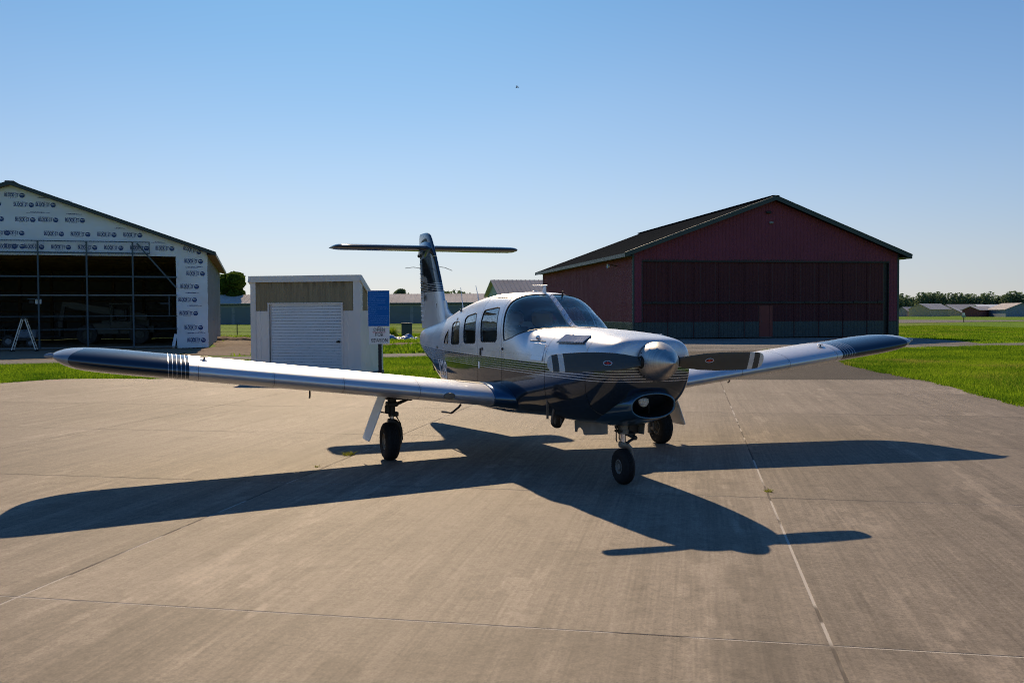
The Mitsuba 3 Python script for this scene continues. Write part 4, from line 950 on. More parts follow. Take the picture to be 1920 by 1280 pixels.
# wrap courses, each lapping over the one below
course = [4.42, 5.06, 5.66, 6.36, 7.04, 7.62]
for i in range(len(course)-1):
    z0, z1 = course[i], course[i+1]
    for ua, ub in ((0.0, 8.19), (8.19, W2_)):
        pg = Polygon([(ua, z0-.03), (ub, z0-.03), (ub, z1), (ua, z1)]).intersection(Polygon([(0, 0), (W2_, 0), (W2_, E2_), (RU2, RZ2), (0, E2_)]))
        if pg.is_empty or pg.area < .01: continue
        part(UH, 'wrap_course', xf(extrude(pg, .004), G.wallM(0, -.004*(i % 2)-.006-(.003 if ua > 5 else 0))), 'm_wrap')
zz = [0.0, .70, 1.30, 2.0, 2.62, 3.24, 3.86, 4.42]
for ua, ub in ((0.0, OU0), (OU1, W2_)):
    for i in range(len(zz)-1):
        jit = [rw2.uniform(0, .035) for _ in range(4)]
        q = [(ua-(jit[0] if ua == 0 else 0), zz[i]+.01), (ub, zz[i]-.02), (ub, zz[i+1]), (ua-(jit[1] if ua == 0 else 0), zz[i+1]+.01)]
        part(UH, 'wrap_course', xf(extrude(Polygon(q), .004), G.wallM(0, -.004*(i % 2)-.006)), 'm_wrap')
# the printed name, its round emblem and the small lines
def print_mesh():
    a, b = [cat([xf(meshkit.text_mesh(w, .165, .003, bold=True), at(np.eye(4), [dx, 0, 0])) for dx in (-.007, 0, .007)]) for w in ('BLOCK', 'IT')]
    wa = a.bounds[1][0]-a.bounds[0][0]; wb = b.bounds[1][0]-b.bounds[0][0]
    a.apply_transform(np.diag([.43/wa, 1, 1, 1])); a.apply_translation([-a.bounds[0][0], 0, 0])
    b.apply_transform(np.diag([.145/wb, 1, 1, 1])); b.apply_translation([.485-b.bounds[0][0], 0, 0])
    dash = box([.458, .078, .0015], [.030, .03, .003])
    l1 = []; x = .0
    for w in (.07, .05, .09, .06, .08, .05): l1.append(box([x+w/2, .195, .0015], [w, .020, .003])); x += w+.022
    l2 = []; x = .17
    for w in (.06, .045, .07, .05, .06): l2.append(box([x+w/2, -.042, .0015], [w, .014, .003])); x += w+.018
    em = Point(0, 0).buffer(.118, 20)
    wave = affinity.translate(affinity.scale(Point(0, 0).buffer(1, 16), .088, .030), .0, .038)-affinity.translate(affinity.scale(Point(0, 0).buffer(1, 16), .05, .03), .03, .062)
    em = em-wave
    e = extrude(em, .003); e.apply_translation([.775, .07, 0])
    m = cat([a, b, dash, e]+l1+l2); m.apply_translation([-.45, -.078, 0]); m.apply_transform(np.diag([.95, .95, 1, 1])); return m
PM = shape(print_mesh(), 'm_print_blue')
def put_print(u, z, rot=0., flip=1):
    # the hangar's u runs to the left seen from the front, so letters run along -u
    M = frame(G.pt(u, -.024, z), -G.u*math.cos(rot)+np.array([0, 0, math.sin(rot)]), G.u*math.sin(rot)+np.array([0, 0, math.cos(rot)]), -G.d)
    part(UH, 'wrap_print', PM, None, tw=T(M))
inside = lambda u, z: 0 < u < W2_ and z+.22 < gab2(u-.0)-.12 and z+.22 < gab2(u+.5)-.05
for z, u0 in ((6.72, 7.08-1.14*4), (6.03, 6.98-1.14*4), (5.385, 6.75-1.14*5), (4.77, 6.46-1.14*5)):
    for k in range(14):
        u = u0+1.14*k
        if u < .45 or u > 11.5: continue
        if abs(u-8.19) < .5: continue
        if z+.20 < gab2(min(u+.0, W2_))-.14 and z+.16 < gab2(max(0, u-.45))-.05: put_print(u, z)
put_print(8.38, 7.13)
for u, z in ((8.0, 6.70), (7.95, 6.02), (8.30, 5.39), (8.30, 4.78)): put_print(u, z) if not (z < 5.5 and u > 8.2) else put_print(u+.12, z)
put_print(.66, 4.70, -.24)
for u, z in ((.60, 4.17), (.52, 3.58), (.90, 2.31), (.86, 1.66), (.64, .97), (.52, .36), (.80, 2.95)): put_print(u, z)
fine = []
for u, z, w in ((7.2, 7.02, .5), (6.2, 6.90, .5), (7.4, 6.33, 1.0), (5.9, 6.30, .7), (4.6, 6.28, .5), (.7, 3.86, .6), (.35, 3.88, .3), (.7, 2.62, .7), (.6, 2.0, .7), (.75, .68, .5), (.3, .70, .4), (2.2, 5.03, .6), (3.9, 5.68, .5)):
    fine.append(G.box(u-w/2, u+w/2, -.018, -.015, z, z+.018)); fine.append(G.box(u-w/4, u+w/3, -.018, -.015, z+.03, z+.05))
part(UH, 'fine_print', cat(fine), 'm_print_blue', kind='stuff')
part(UH, 'jamb_flap', cat(G.box(OU0-.01, OU0+.02, -.02, .15, 0, OZ+.02), G.box(OU0, OU1, -.02, .15, OZ, OZ+.03)), 'm_wrap')
# side, back and inside
for s, u in ((-1, 0.0), (1, W2_)):
    m = int(math.ceil(L2/pw))
    for i in range(m):
        a, b = i*pw, min(L2, (i+1)*pw)
        part(UH, 'side_panel', xf(ribbed(b-a, 0., lambda x: E2_-.02), G.sideM(u, a, s)), 'm_galv')
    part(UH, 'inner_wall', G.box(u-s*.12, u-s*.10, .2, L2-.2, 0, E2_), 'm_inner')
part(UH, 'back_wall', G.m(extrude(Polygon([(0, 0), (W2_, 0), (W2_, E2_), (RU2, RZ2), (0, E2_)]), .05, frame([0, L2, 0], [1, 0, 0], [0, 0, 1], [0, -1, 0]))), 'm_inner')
for k in range(7): part(UH, 'wall_girt', G.box(.2, W2_-.2, L2-.16, L2-.06, .45+.68*k, .55+.68*k), 'm_wood')
for k in range(9): part(UH, 'wall_post', G.box(1.05+1.9*k, 1.22+1.9*k, L2-.25, L2-.06, 0, gab2(1.1+1.9*k)-.1), 'm_wood')
for k in range(6):
    d = 1.6+3.4*k
    part(UH, 'roof_truss', cat(beam(G, (.2, d, E2_-.05), (W2_-.2, d, E2_-.05), .06, .16), beam(G, (.2, d, E2_), (RU2, d, RZ2-.12), .06, .16), beam(G, (W2_-.2, d, E2_), (RU2, d, RZ2-.12), .06, .16), beam(G, (RU2, d, E2_), (RU2, d, RZ2-.2), .06, .1), beam(G, (RU2, d, E2_), (RU2-4.2, d, E2_+1.4), .06, .1), beam(G, (RU2, d, E2_), (RU2+4.2, d, E2_+1.4), .06, .1)), 'm_wood')
part(UH, 'floor', G.box(.1, W2_-.1, .05, L2-.1, -.045, -.005), 'm_dirt')
sl2 = (RZ2-E2_)/RU2
for s in (0, 1):
    ov = .42; ue = -ov if s == 0 else W2_+ov; ze = E2_-sl2*ov
    rk = part(UH, 'roof_slope', roof_slab(G, [(ue, -.32, ze+.12), (RU2, -.32, RZ2+.12), (RU2, L2+.3, RZ2+.12), (ue, L2+.3, ze+.12)], .06), 'm_roofdark')
    part(UH, 'rake_board', beam(G, (ue, -.34, ze+.06), (RU2, -.34, RZ2+.06), .03, .17), 'm_trimdark')
    part(UH, 'rake_batten', beam(G, (ue, -.20, ze-.02), (RU2, -.20, RZ2-.02), .28, .03), 'm_wood')
    part(UH, 'eave_board', G.box(ue-.02, ue+.02, -.32, L2+.3, ze-.04, ze+.10), 'm_edge')
    part(UH, 'soffit', roof_slab(G, [(ue, -.3, ze-.02), (ue+(ov if s == 0 else -ov), -.3, ze+.02), (ue+(ov if s == 0 else -ov), L2, ze+.02), (ue, L2, ze-.02)], .02), 'm_wood')
part(UH, 'ridge_cap', G.box(RU2-.18, RU2+.18, -.34, L2+.3, RZ2+.07, RZ2+.15), 'm_roofdark')
# steel frame of the door
DF = part(UH, 'door_frame', cat(G.box(2.57, 14.5, -.30, -.22, 5.02, 5.06), G.box(2.57, 2.61, -.30, -.22, 4.48, 5.06), G.box(2.57, 14.5, -.30, -.22, 4.47, 4.54)), 'm_frame')
for u in (3.333, 5.343, 7.417, 9.47, 11.5, 13.55): part(DF, 'post', G.box(u-.035, u+.035, -.28, -.20, .05, 5.02), 'm_frame')
for z, hh, mt in ((3.40, .07, 'm_frame'), (2.53, .055, 'm_edge'), (1.54, .035, 'm_frame'), (.93, .03, 'm_frame'), (.07, .045, 'm_edge')): part(DF, 'rail', G.box(1.38, 15.6, -.20, -.13, z-hh/2, z+hh/2), mt)
part(DF, 'brace', beam(G, (3.14, -.24, 4.98), (1.40, -.16, 2.88), .06, .07), 'm_frame')
part(DF, 'stub_post', G.box(1.72, 1.76, -.20, -.14, 1.54, 2.5), 'm_frame')
part(DF, 'stub_rail', G.box(1.72, 2.15, -.20, -.14, 2.12, 2.15), 'm_frame')

# --- the storage shed
SH = thing('storage_shed', 'small grey lean-to metal shed with a white roll-up door', 'shed')
H = Frame((-16.852, -1.758), (.539, .842), (-.842, .539))
SW, SZ, SD, SS = 2.932, 2.40, 1.60, .60
ribS = lambda w, zb, zt, M: xf(ribbed(w, zb, zt, rib=.23, h=.012, rw=.03), M)
sec = [(.13, .47), (2.475, 2.75)]
for a, b in sec:
    part(SH, 'wall_panel', ribS(b-a, .0, lambda x: 1.655, H.wallM(a, 0)), 'm_shed')
    part(SH, 'fibre_panel', xf(ribbed(b-a, 1.66, lambda x: SZ, rib=.065, h=.008, rw=.02), H.wallM(a, 0.004)), 'm_fiber')
part(SH, 'fibre_panel', xf(ribbed(2.475-.47, 1.86, lambda x: SZ, rib=.065, h=.008, rw=.02), H.wallM(.47, .004)), 'm_fiber')
for a, b in ((-.01, .13), (2.75, 2.942)): part(SH, 'corner_trim', H.box(a, b, -.022, .03, 0, SZ), 'm_shedtrim')
part(SH, 'corner_trim', H.box(2.925, 2.942, .03, .12, 0, SZ), 'm_shedtrim')
for s, u in ((1, SW), (-1, 0)):
    for i in range(2):
        a, b = i*.8, i*.8+.8
        part(SH, 'wall_panel', ribS(.8, .10, lambda x: 1.655, H.sideM(u, a, s)), 'm_shed')
        part(SH, 'fibre_panel', xf(ribbed(.8, 1.66, lambda x, a=a: max(1.665, SZ-SS*(a+x)), rib=.065, h=.008, rw=.02), H.sideM(u-s*.004, a, s)), 'm_fiber')
    part(SH, 'base_curb', H.box(u-.03, u+.03, -.0, SD, -.03, .10), 'm_road')
    part(SH, 'verge_trim', beam(H, (u+s*.03, -.05, SZ+.065), (u+s*.03, SD+.05, SZ+.065-SS*1.65), .035, .15), 'm_shedtrim')
part(SH, 'back_wall', H.box(0, SW, SD-.02, SD+.0, 0, SZ-SS*SD), 'm_shed')
part(SH, 'fascia', H.box(-.045, SW+.035, -.055, -.025, SZ-.02, SZ+.14), 'm_shedtrim')
part(SH, 'roof', roof_slab(H, [(-.03, -.04, SZ+.12), (SW+.03, -.04, SZ+.12), (SW+.03, SD+.06, SZ+.12-SS*1.66), (-.03, SD+.06, SZ+.12-SS*1.66)], .05), 'm_galv')
RD = part(SH, 'door_frame', cat(H.box(.47, .505, -.05, .04, 0, 1.86), H.box(2.44, 2.475, -.05, .04, 0, 1.86), H.box(.505, 2.44, -.05, .04, 1.83, 1.86), H.box(.535, .55, -.02, .03, 0, 1.83)), 'm_shedtrim')
slat = box([0, 0, 0], [1.885, .012, .072]); sl_ = box([0, 0, .003], [1.885, .024, .066], bevel=.007)
SLAT = shape(sl_, 'm_rollup')
DD = part(SH, 'roll_up_door', H.box(.55, 2.44, .03, .04, .0, 1.83), 'm_fardoor', label='white slatted roll-up door')
for k in range(25): part(DD, 'slat', SLAT, None, tw=T(H.M@at(np.eye(4), [1.495, .012, .037+.0735*k])))
part(DD, 'handle', cat(H.box(2.29, 2.40, -.03, .0, .86, .91, .01), H.box(2.35, 2.385, -.045, -.02, .88, .92, .008)), 'm_black')

# --- the notice sign
SG = thing('notice_sign', 'blue notice board over a white sign reading OPEN FOR SEASON on a black post', 'sign')
K = Frame((-13.76, .56), (.308, .951), (-.951, .308))
part(SG, 'post', K.box(.240, .318, .012, .09, -.05, 2.07), 'm_black')
bb = part(SG, 'blue_board', K.box(.02, .505, -.006, .010, 1.285, 2.105), 'm_signblue')
part(bb, 'board_edge', cat(K.box(.012, .02, -.008, .012, 1.277, 2.113), K.box(.505, .513, -.008, .012, 1.277, 2.113), K.box(.02, .505, -.008, .012, 1.277, 1.285), K.box(.02, .505, -.008, .012, 2.105, 2.113)), 'm_signwhite')
wb_ = part(SG, 'white_board', K.box(.035, .508, -.006, .010, .878, 1.268), 'm_signwhite')
for i, (txt, z, w) in enumerate((('OPEN', 1.165, .262), ('FOR', 1.052, .185), ('SEASON', .922, .385))):
    t = meshkit.text_mesh(txt, .078, .002, bold=True); bw = t.bounds[1][0]-t.bounds[0][0]
    t.apply_translation([-t.bounds[0][0]-bw/2, 0, 0]); t.apply_transform(np.diag([w/bw, 1, 1, 1]))
    part(wb_, 'lettering', xf(t, frame(K.pt(.272, -.006, z), K.u, [0, 0, 1], -K.d)), 'm_print_black')
part(wb_, 'red_bar', K.box(.115, .415, -.010, -.006, 1.138, 1.150), 'm_red')
rs = np.random.default_rng(31); ln = []
for i, (z, full) in enumerate(zip(np.linspace(2.07, 1.35, 18), (.45, .93, .9, .28, .86, .75, .86, .42, .92, .95, .38, .33, .40, .95, .93, .95, .95, .9))):
    x = .045
    while x < .045+.44*full:
        w = rs.uniform(.015, .05); ln.append(K.box(x, min(x+w, .49), -.0085, -.006, z, z+.011)); x += w+.009
part(bb, 'small_print', cat(ln), 'm_print_soft', kind='stuff')
part(bb, 'bolt', K.box(.24, .32, -.012, -.006, 1.268, 1.276), 'm_black')

# --- far buildings
def gable(name, P1, side, s, eave, ridge, wall, roof, label, group=None, door=None, ov=.35, ribs=0):
    P1, side = np.array(P1, float), np.array(side, float); L = np.hypot(*side); t = side/L; n = np.array([t[1], -t[0]])
    Q = Frame(P1-s*n, n, t)           # u along the gable end towards the camera side, d along the building
    k = thing(name, label, 'hangar' if 'hangar' in name else 'building', group)
    pr = extrude(Polygon([(0, -.1), (s, -.1), (s, eave), (s/2, ridge), (0, eave)]), L, frame([0, L, 0], [1, 0, 0], [0, 0, 1], [0, -1, 0]))
    part(k, 'walls', Q.m(pr), wall)
    m = (ridge-eave)/(s/2); ze = eave-m*ov
    for a in (0, 1):
        ue = -ov if a == 0 else s+ov
        rk = part(k, 'roof', roof_slab(Q, [(ue, -ov, ze+.12), (s/2, -ov, ridge+.12), (s/2, L+ov, ridge+.12), (ue, L+ov, ze+.12)], .1), roof)
        if ribs and a == 1: part(rk, 'rib', cat([beam(Q, (ue, d, ze+.14), (s/2, d, ridge+.14), .10, .05) for d in np.arange(0, L, ribs)]), roof, kind='stuff')
    if door:
        for a, b, z in door: part(k, 'door', Q.box(s+.01, s+.05, a*L, b*L, 0, z), 'm_fardoor')
    return k
lg = gable('long_hangar', (-161.4, 1.5), (18.6, 50.0), 12, 3.52, 5.05, 'm_fargrey', 'm_farroof', 'long low grey hangar with a pale metal roof beyond the fence', door=[(.02+.115*i, .125+.115*i, 2.9) for i in range(8)], ribs=1.0)
part(lg, 'eave_line', Frame((-161.4, 1.5), (18.6, 50.0), (50.0, -18.6)).box(0, 53.3, .36, .44, 3.25, 3.40), 'm_trimdark')
part(lg, 'wall_seam', Frame((-161.4, 1.5), (18.6, 50.0), (50.0, -18.6)).box(0, 53.3, .05, .09, 1.75, 1.80), 'm_fardoor')
gable('garage_building', (-84.55, 29.77), (1.7, 14.0), 6.3, 3.60, 5.12, 'm_fargreen', 'm_farroof', 'green-grey gabled building with a tan ribbed roof behind the cockpit', ov=.40, ribs=.5)
FG = 'small hangars across the runway'
gable('far_hangar', (-225.2, 228.6), (-6.0, 14.9), 6.9, 2.35, 4.10, 'm_fartan', 'm_farroof', 'large tan hangar with a pale roof, second from the red hangar wall', FG)
gable('far_hangar', (-235.6, 229.4), (-6.5, 10.5), 3.4, 1.80, 3.05, 'm_fargrey', 'm_farroof', 'small grey hangar beside the edge of the red hangar', FG)
gable('far_hangar', (-244.3, 262.8), (-6.0, 8.0), 8.4, .9, 3.1, 'm_fartan', 'm_farroof', 'low tan hangar with a steep roof just right of the large tan one', FG)
gable('far_hangar', (-253.3, 267.7), (3.2, 13.8), 8.0, 2.3, 4.1, 'm_fargrey', 'm_farroof', 'pale grey roof rising behind the far maroon hangar', FG)
gable('far_hangar', (-196.8, 218.6), (-5.5, 12.7), 4.7, 1.95, 2.95, 'm_farred', 'm_farroof', 'far maroon hangar with a pale roof behind the runway marker', FG)
gable('far_hangar', (-219.2, 244.3), (4.4, 11.7), 8.0, 2.16, 3.7, 'm_fargrey', 'm_signwhite', 'far hangar with the whitest roof, right of the maroon one', FG)
gable('far_hangar', (-187.2, 230.0), (-10.2, 4.3), 8.8, 2.08, 3.8, 'm_farblue', 'm_farroof', 'blue-grey hangar at the right edge of the picture', FG)

# ---------------------------------------------------------------- props around the buildings
# step ladder in front of the open hangar
LA = thing('step_ladder', 'aluminium folding ladder standing open before the dark hangar', 'ladder')
def ladder_leg(u0, u1, d0, d1, z1, name):
    k = part(LA, name, cat(beam(G, (u0, d0, .0), (u1, d0+.05, z1), .03, .045), beam(G, (u0, d1, .0), (u1, d1-.05, z1), .03, .045)), 'm_alu')
    for i in range(5):
        t = (i+.6)/5.4; part(k, 'rung', beam(G, (u0+(u1-u0)*t, d0, z1*t), (u0+(u1-u0)*t, d1, z1*t), .03, .03), 'm_alu')
ladder_leg(8.30, 7.86, -1.62, -1.18, 1.46, 'rail_pair'); ladder_leg(7.30, 7.74, -1.62, -1.18, 1.46, 'rail_pair')
part(LA, 'hinge', cat(G.box(7.72, 7.88, -1.60, -1.54, 1.40, 1.50, .02), G.box(7.72, 7.88, -1.26, -1.20, 1.40, 1.50, .02)), 'm_darkmetal')
for u in (8.30, 7.30): part(LA, 'rubber_foot', cat(G.box(u-.05, u+.05, -1.66, -1.58, -.04, .05, .01), G.box(u-.05, u+.05, -1.22, -1.14, -.04, .05, .01)), 'm_rubber')
WL = thing('work_light', 'small white work light clamped to a door post inside the open hangar', 'light')
part(WL, 'housing', G.box(7.36, 7.62, .0, .12, 2.12, 2.34, .02), 'm_white'); part(WL, 'driver_box', G.box(7.66, 7.88, .02, .14, 2.13, 2.33, .02), 'm_black'); part(WL, 'bracket', G.box(7.32, 7.92, -.10, .0, 2.34, 2.38), 'm_frame')
single('plank', beam(G, (1.60, -.06, .0), (1.47, .02, .66), .03, .14), 'm_wrap', label='pale offcut board leaning inside the opening, beside the wrapped corner', cat='board')
# telescopic handler parked inside
TH = thing('telescopic_handler', 'grey telescopic handler with a low boom parked in the dark hangar', 'forklift')
t0u, t0d = 3.35, 7.2
def tb(a, b, c, d, e, f, bev=.03): return G.box(t0u+a, t0u+b, t0d+c, t0d+d, e, f, bev)
part(TH, 'chassis', cat(tb(.2, 3.7, .35, 1.65, .55, .95), tb(1.6, 2.9, .15, .5, .55, 1.15), tb(-.2, .4, .5, 1.5, .6, 1.0)), 'm_tele')
part(TH, 'boom', cat(beam(G, (t0u+.2, t0d+.75, 1.45), (t0u+4.1, t0d+.75, 2.15), .34, .36), beam(G, (t0u+3.6, t0d+.75, 2.06), (t0u+4.5, t0d+.75, 2.22), .24, .26)), 'm_tele')
part(TH, 'boom_head', cat(beam(G, (t0u+4.45, t0d+.75, 2.2), (t0u+4.6, t0d+.75, 1.1), .2, .2), tb(4.4, 4.7, .2, 1.3, .9, 1.3)), 'm_darkmetal')
for z in (.42,): part(TH, 'fork', cat(tb(4.6, 5.6, .35, .47, z, z+.06, .01), tb(4.6, 5.6, 1.0, 1.12, z, z+.06, .01), tb(4.55, 4.65, .3, 1.2, z, 1.2, .01)), 'm_darkmetal')
cb = part(TH, 'cab', cat(tb(.9, 1.0, -.05, .05, .9, 2.15), tb(1.9, 2.0, -.05, .05, .9, 2.15), tb(.9, 1.0, .45, .55, .9, 2.15), tb(1.9, 2.0, .45, .55, .9, 2.15), tb(.85, 2.05, -.1, .6, 2.15, 2.25), tb(.9, 2.0, -.05, .55, .85, 1.25)), 'm_tele')
part(cb, 'cab_seat', cat(tb(1.2, 1.6, .1, .45, 1.25, 1.4), tb(1.15, 1.3, .1, .45, 1.3, 1.95)), 'm_black')
part(TH, 'engine_cover', cat(tb(.1, 1.5, 1.0, 1.7, .9, 1.5), tb(1.5, 2.6, 1.05, 1.6, .9, 1.3)), 'm_tele')
for u in (.55, 3.2):
    for d in (.22, 1.78):
        c = G.pt(t0u+u, t0d+d, .53); M = frame(c, G.u, [0, 0, 1], G.d if np.dot(np.cross(G.u, [0, 0, 1]), G.d) > 0 else -G.d)
        k = part(TH, 'wheel', xf(rimm(.27, .36), M), 'm_tele', 40); part(k, 'tire', xf(tire(.54, .38, .27), M), 'm_tyre_grey', 40)
    part(TH, 'mudguard', xf(lathe([(.60, -.25), (.62, -.25), (.62, .25), (.60, .25)], 24), frame(G.pt(t0u+u, t0d+.22, .53), G.u, [0, 0, 1], G.d)), 'm_tele') if False else None
# small tractor at the left edge of the opening
MT = thing('garden_tractor', 'dim small tractor parked inside the open hangar near the ladder', 'tractor')
m0, md = 8.7, 4.2
part(MT, 'hood', G.box(m0-.25, m0+.65, md, md+.55, .45, .85, .06), 'm_farblue'); part(MT, 'seat', cat(G.box(m0+.85, m0+1.2, md+.08, md+.48, .55, .65, .03), G.box(m0+1.15, m0+1.25, md+.08, md+.48, .6, .95, .03)), 'm_black')
part(MT, 'frame', G.box(m0-.2, m0+1.3, md+.1, md+.45, .30, .5, .03), 'm_darkmetal'); part(MT, 'steering_wheel', xf(trimesh.creation.torus(.16, .015, 24, 8), at(frame([0, 0, 0], G.u, G.d, [0, 0, 1]), G.pt(m0+.72, md+.28, .98))), 'm_black', 40)
for u, R, w in ((m0, .21, .15), (m0+1.0, .30, .22)):
    for d in (md-.05, md+.6):
        c = G.pt(u, d, R); M = frame(c, G.u, [0, 0, 1], G.d if np.dot(np.cross(G.u, [0, 0, 1]), G.d) > 0 else -G.d)
        k = part(MT, 'wheel', xf(rimm(R*.5, w*.9), M), 'm_fargrey', 40); part(k, 'tire', xf(tire(R, w, R*.5), M), 'm_tyre_grey', 40)
# blue and white tarpaulin lying in the grass, a green cabinet, the wire fence
def cloth(c, ex, w, h, hz, seed):
    n = 60; X, Y = np.meshgrid(np.linspace(-1, 1, n), np.linspace(-1, 1, n), indexing='ij')
    q = np.stack([X*1.9, Y*1.4, X*0], -1); rr = 1-np.clip(np.maximum(np.abs(X), np.abs(Y)), 0, 1)**4
    Z = hz*rr*(.10+1.0*np.clip(meshkit.fbm(q, 2, seed)-.25, 0, 1)+.25*np.abs(meshkit.fbm(q*3, 2, seed+2)-.5))
    Pm = np.array([c[0], c[1], 0])+X[..., None]*np.array([ex[0], ex[1], 0])*w/2+Y[..., None]*np.array([-ex[1], ex[0], 0])*h/2; Pm[..., 2] = GZ+.03+Z
    idx = np.arange(n*n).reshape(n, n); a, b, c_, d = idx[:-1, :-1].ravel(), idx[1:, :-1].ravel(), idx[1:, 1:].ravel(), idx[:-1, 1:].ravel()
    return trimesh.Trimesh(Pm.reshape(-1, 3), np.concatenate([np.stack([a, b, c_], 1), np.stack([a, c_, d], 1)]), process=False)
def tarp(p, n, uv): return mix((.05, .14, .38), (.62, .66, .72), smoothstep(.46, .54, fbm(p.x*1.6, p.y*1.6, p.z*4, 3)+.12*smoothstep(.15, .35, p.z)))
scene['m_tarp'] = P(proc(tarp), .45)
single('tarpaulin', cat(cloth((-48.5, 9.9), (.35, .94), 1.9, 1.2, .62, 3), cloth((-48.2, 11.2), (.35, .94), 1.3, .7, .30, 6)), 'm_tarp', 30, label='crumpled blue and white tarpaulin lying in the grass behind the sign', cat='tarpaulin')
CB = thing('utility_cabinet', 'dark green electrical cabinet standing in front of the wire fence', 'cabinet')
Q = Frame((-53.0, 11.15), (.31, .95), (-.95, .31))
part(CB, 'case', Q.box(0, .68, 0, .6, -.05, .90, .02), 'm_green'); part(CB, 'lid', Q.box(-.03, .71, -.03, .63, .90, .95, .015), 'm_trimdark'); part(CB, 'door', Q.box(.04, .64, -.02, .0, .05, .85, .01), 'm_green'); part(CB, 'pad', Q.box(-.1, .78, -.1, .7, -.06, -.02), 'm_road')
FE = thing('wire_fence', 'low wire fence on thin dark posts between the shed and the long hangar', 'fence')
A_, B_ = np.array([-68.0, -1.5]), np.array([-52.5, 18.5])
for i in range(14):
    p = A_+(B_-A_)*i/13; part(FE, 'post', box([p[0], p[1], .42], [.07, .07, .96], bevel=.01), 'm_darkmetal')
for z in (.30, .55, .82): part(FE, 'wire', tube([[*A_, z], [*B_, z]], .010, 5), 'm_darkmetal')
# earth mounds
def mound(x, y, r, h, seed):
    s = trimesh.creation.icosphere(4, 1.0); v = np.array(s.vertices); v *= [r, r*1.5, h]
    v += s.vertex_normals*((meshkit.fbm(v*3.0+seed, 4, seed)-.5)*.5*h)[:, None]; v += [x, y, GZ]
    return trimesh.Trimesh(v, s.faces, process=False)
for x, y, r, h, lab in ((-53.2, -.2, .8, .28, 'low heap of dark earth beside the unfinished hangar wall'), (-52.6, .9, .7, .24, 'small dark heap of earth near the shed corner'), (-55.5, 10.1, 1.0, .62, 'brown heap of earth left of the green cabinet'), (-52.4, 13.0, .6, .32, 'small heap of earth right of the green cabinet')):
    single('earth_mound', mound(x, y, r, h, int(abs(x*10))), 'm_dirt', True, label=lab, cat='earth mound')
for x, y, r, lab in ((-54.9, 10.7, .55, 'weeds growing on the brown heap of earth'), (-52.0, 2.0, .4, 'tall weeds at the shed end of the dirt')):
    single('weeds', blades(Point(x, y).buffer(r), 500, .55, .06, int(abs(x)), z=.0), 'm_blade', label=lab, cat='weeds')
# runway marker and its post
RM = thing('runway_marker', 'small marker board on a dark post beside the far runway', 'marker')
c = np.array([-97.9, 107.9]); Q = Frame(c, (.72, .69), (-.69, .72))
part(RM, 'post', Q.box(-.06, .06, -.06, .06, -.05, .75), 'm_darkmetal'); part(RM, 'board', Q.box(-.28, .28, -.05, .05, .70, 1.0, .01), 'm_fargreen'); part(RM, 'cap_light', Q.box(-.17, .17, -.05, .05, 1.0, 1.36, .02), 'm_signwhite')
# a bird high up
BM = cat(tube([[-.18, 0, 0], [-.05, 0, .02], [.10, 0, .02], [.2, 0, .0]], [.01, .05, .045, .008], 8), *[trimesh.Trimesh([[.05, 0, .03], [.09, s*.22, .12], [.0, s*.48, .06], [-.04, s*.2, .10], [-.06, 0, .02]], [[0, 1, 3], [0, 3, 4], [1, 2, 3]], process=False) for s in (-1, 1)])
single('bird', xf(BM, at(trimesh.transformations.rotation_matrix(.9, [0, 0, 1]), [-77.0, 28.8, 23.4])), 'm_black', label='tiny dark bird high in the clear sky', cat='bird')

# ---------------------------------------------------------------- trees
def leaf_cloud(crowns, n, size, seed):
    """crowns: list of (centre, radii); small crumpled leaf clumps through the crowns' outer volume, with gaps"""
    r = np.random.default_rng(seed); Vs, Fs, o = [], [], 0
    for (c, rad) in crowns:
        m = int(n); d = r.normal(size=(m, 3)); d /= np.linalg.norm(d, axis=1, keepdims=True)
        q = d*1.7+np.array(c)*.37; lump = .72+.62*meshkit.fbm(q, 3, seed+3)
        rr = lump*(1-.55*r.random(m)**2.2); p = np.array(c)+d*np.array(rad)*rr[:, None]
        keep = (meshkit.noise(p*(1.3/np.mean(rad))*2.2, seed+9) > .30) & (p[:, 2] > .3); p = p[keep]; m = len(p)
        a = r.normal(size=(m, 3)); a /= np.linalg.norm(a, axis=1, keepdims=True); b = np.cross(a, r.normal(size=(m, 3))); b /= np.linalg.norm(b, axis=1, keepdims=True)
        s = size*(.5+r.random(m))[:, None]
        V = np.stack([p-a*s, p+b*s*.55, p+a*s, p-b*s*.55], 1).reshape(-1, 3); k = np.arange(m)[:, None]*4
        Vs.append(V); Fs.append(np.concatenate([k+o+[0, 1, 2], k+o+[0, 2, 3]])); o += len(V)
    return trimesh.Trimesh(np.concatenate(Vs), np.concatenate(Fs), process=False)
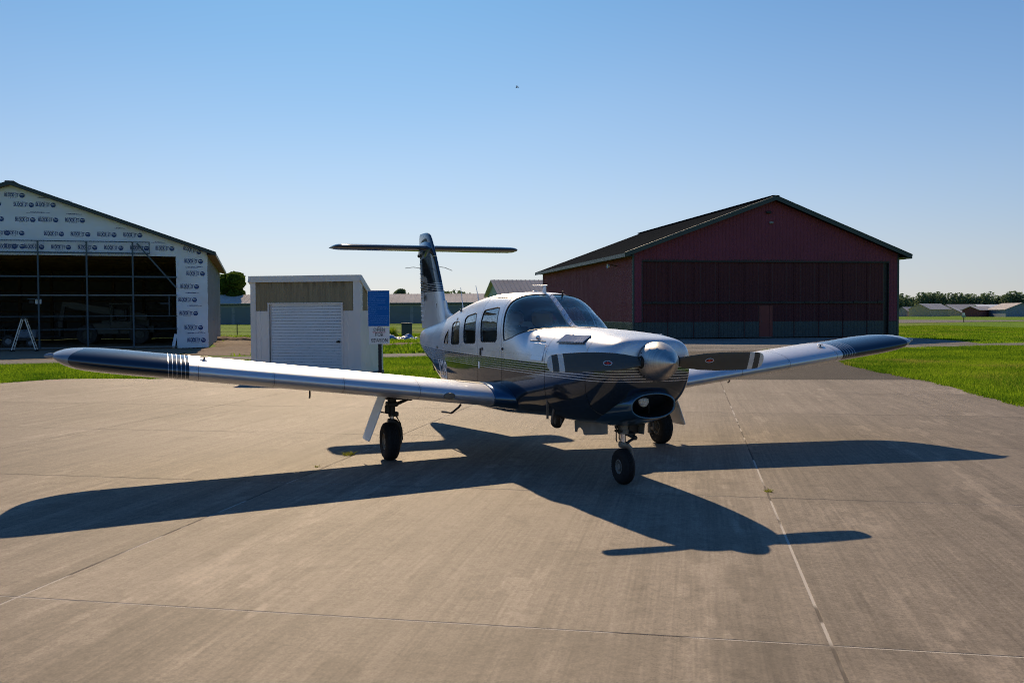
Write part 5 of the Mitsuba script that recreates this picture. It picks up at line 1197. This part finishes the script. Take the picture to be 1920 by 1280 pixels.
def tree(x, y, h, rad, seed, label, n=2600, size=.22, group=None, mat='m_leaf'):
    k = thing('tree', label, 'tree', group); r = np.random.default_rng(seed)
    tr = [tube([[x, y, GZ], [x+.1, y, h*.25], [x-.1, y+.1, h*.5], [x, y, h*.8]], [.04*h, .03*h, .02*h, .008*h], 8)]
    cr = []
    for i in range(9):
        a = r.uniform(0, 6.28); e = r.uniform(.35, .85); l = rad*r.uniform(.25, .72)
        c = np.array([x+l*math.cos(a), y+l*math.sin(a), h*e]); cr.append((c, np.array([1, 1, .85])*rad*r.uniform(.36, .55)))
        tr.append(tube([[x, y, h*e*.6], (np.array([x, y, h*e*.6])+c)/2+[0, 0, .1], c], [.012*h, .008*h, .004*h], 6))
    cr.append((np.array([x, y, h*.80]), np.array([1, 1, .9])*rad*.5))
    part(k, 'trunk', cat(tr), 'm_bark', 40); part(k, 'crown', leaf_cloud(cr, n, size, seed), mat)
tree(-166.5, 8.2, 9.2, 3.5, 5, 'round leafy tree behind the long hangar, right of the unfinished hangar', n=2600, size=.24)
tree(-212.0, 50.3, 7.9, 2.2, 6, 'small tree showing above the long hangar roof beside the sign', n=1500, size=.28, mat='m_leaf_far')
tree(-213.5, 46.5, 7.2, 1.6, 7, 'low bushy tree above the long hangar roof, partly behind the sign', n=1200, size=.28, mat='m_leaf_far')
def treeline(a, b, n, h0, h1, depth, seed):
    r = np.random.default_rng(seed); cr = []
    for i in range(n):
        t = (i+r.uniform(-.4, .4))/max(1, n-1); p = np.array(a)+(np.array(b)-np.array(a))*t+r.normal(size=2)*depth
        h = r.uniform(h0, h1)*(.86+.26*meshkit.noise(np.array([t*9., seed, 0.])))
        w = r.uniform(2.6, 4.4)*h/9
        cr.append((np.array([p[0], p[1], h*.50]), np.array([w*1.25, w*1.25, h*.60])))
        cr.append((np.array([p[0]+r.normal()*2, p[1]+r.normal()*2, h*.30]), np.array([w*1.3, w*1.3, h*.36])))
    return cr
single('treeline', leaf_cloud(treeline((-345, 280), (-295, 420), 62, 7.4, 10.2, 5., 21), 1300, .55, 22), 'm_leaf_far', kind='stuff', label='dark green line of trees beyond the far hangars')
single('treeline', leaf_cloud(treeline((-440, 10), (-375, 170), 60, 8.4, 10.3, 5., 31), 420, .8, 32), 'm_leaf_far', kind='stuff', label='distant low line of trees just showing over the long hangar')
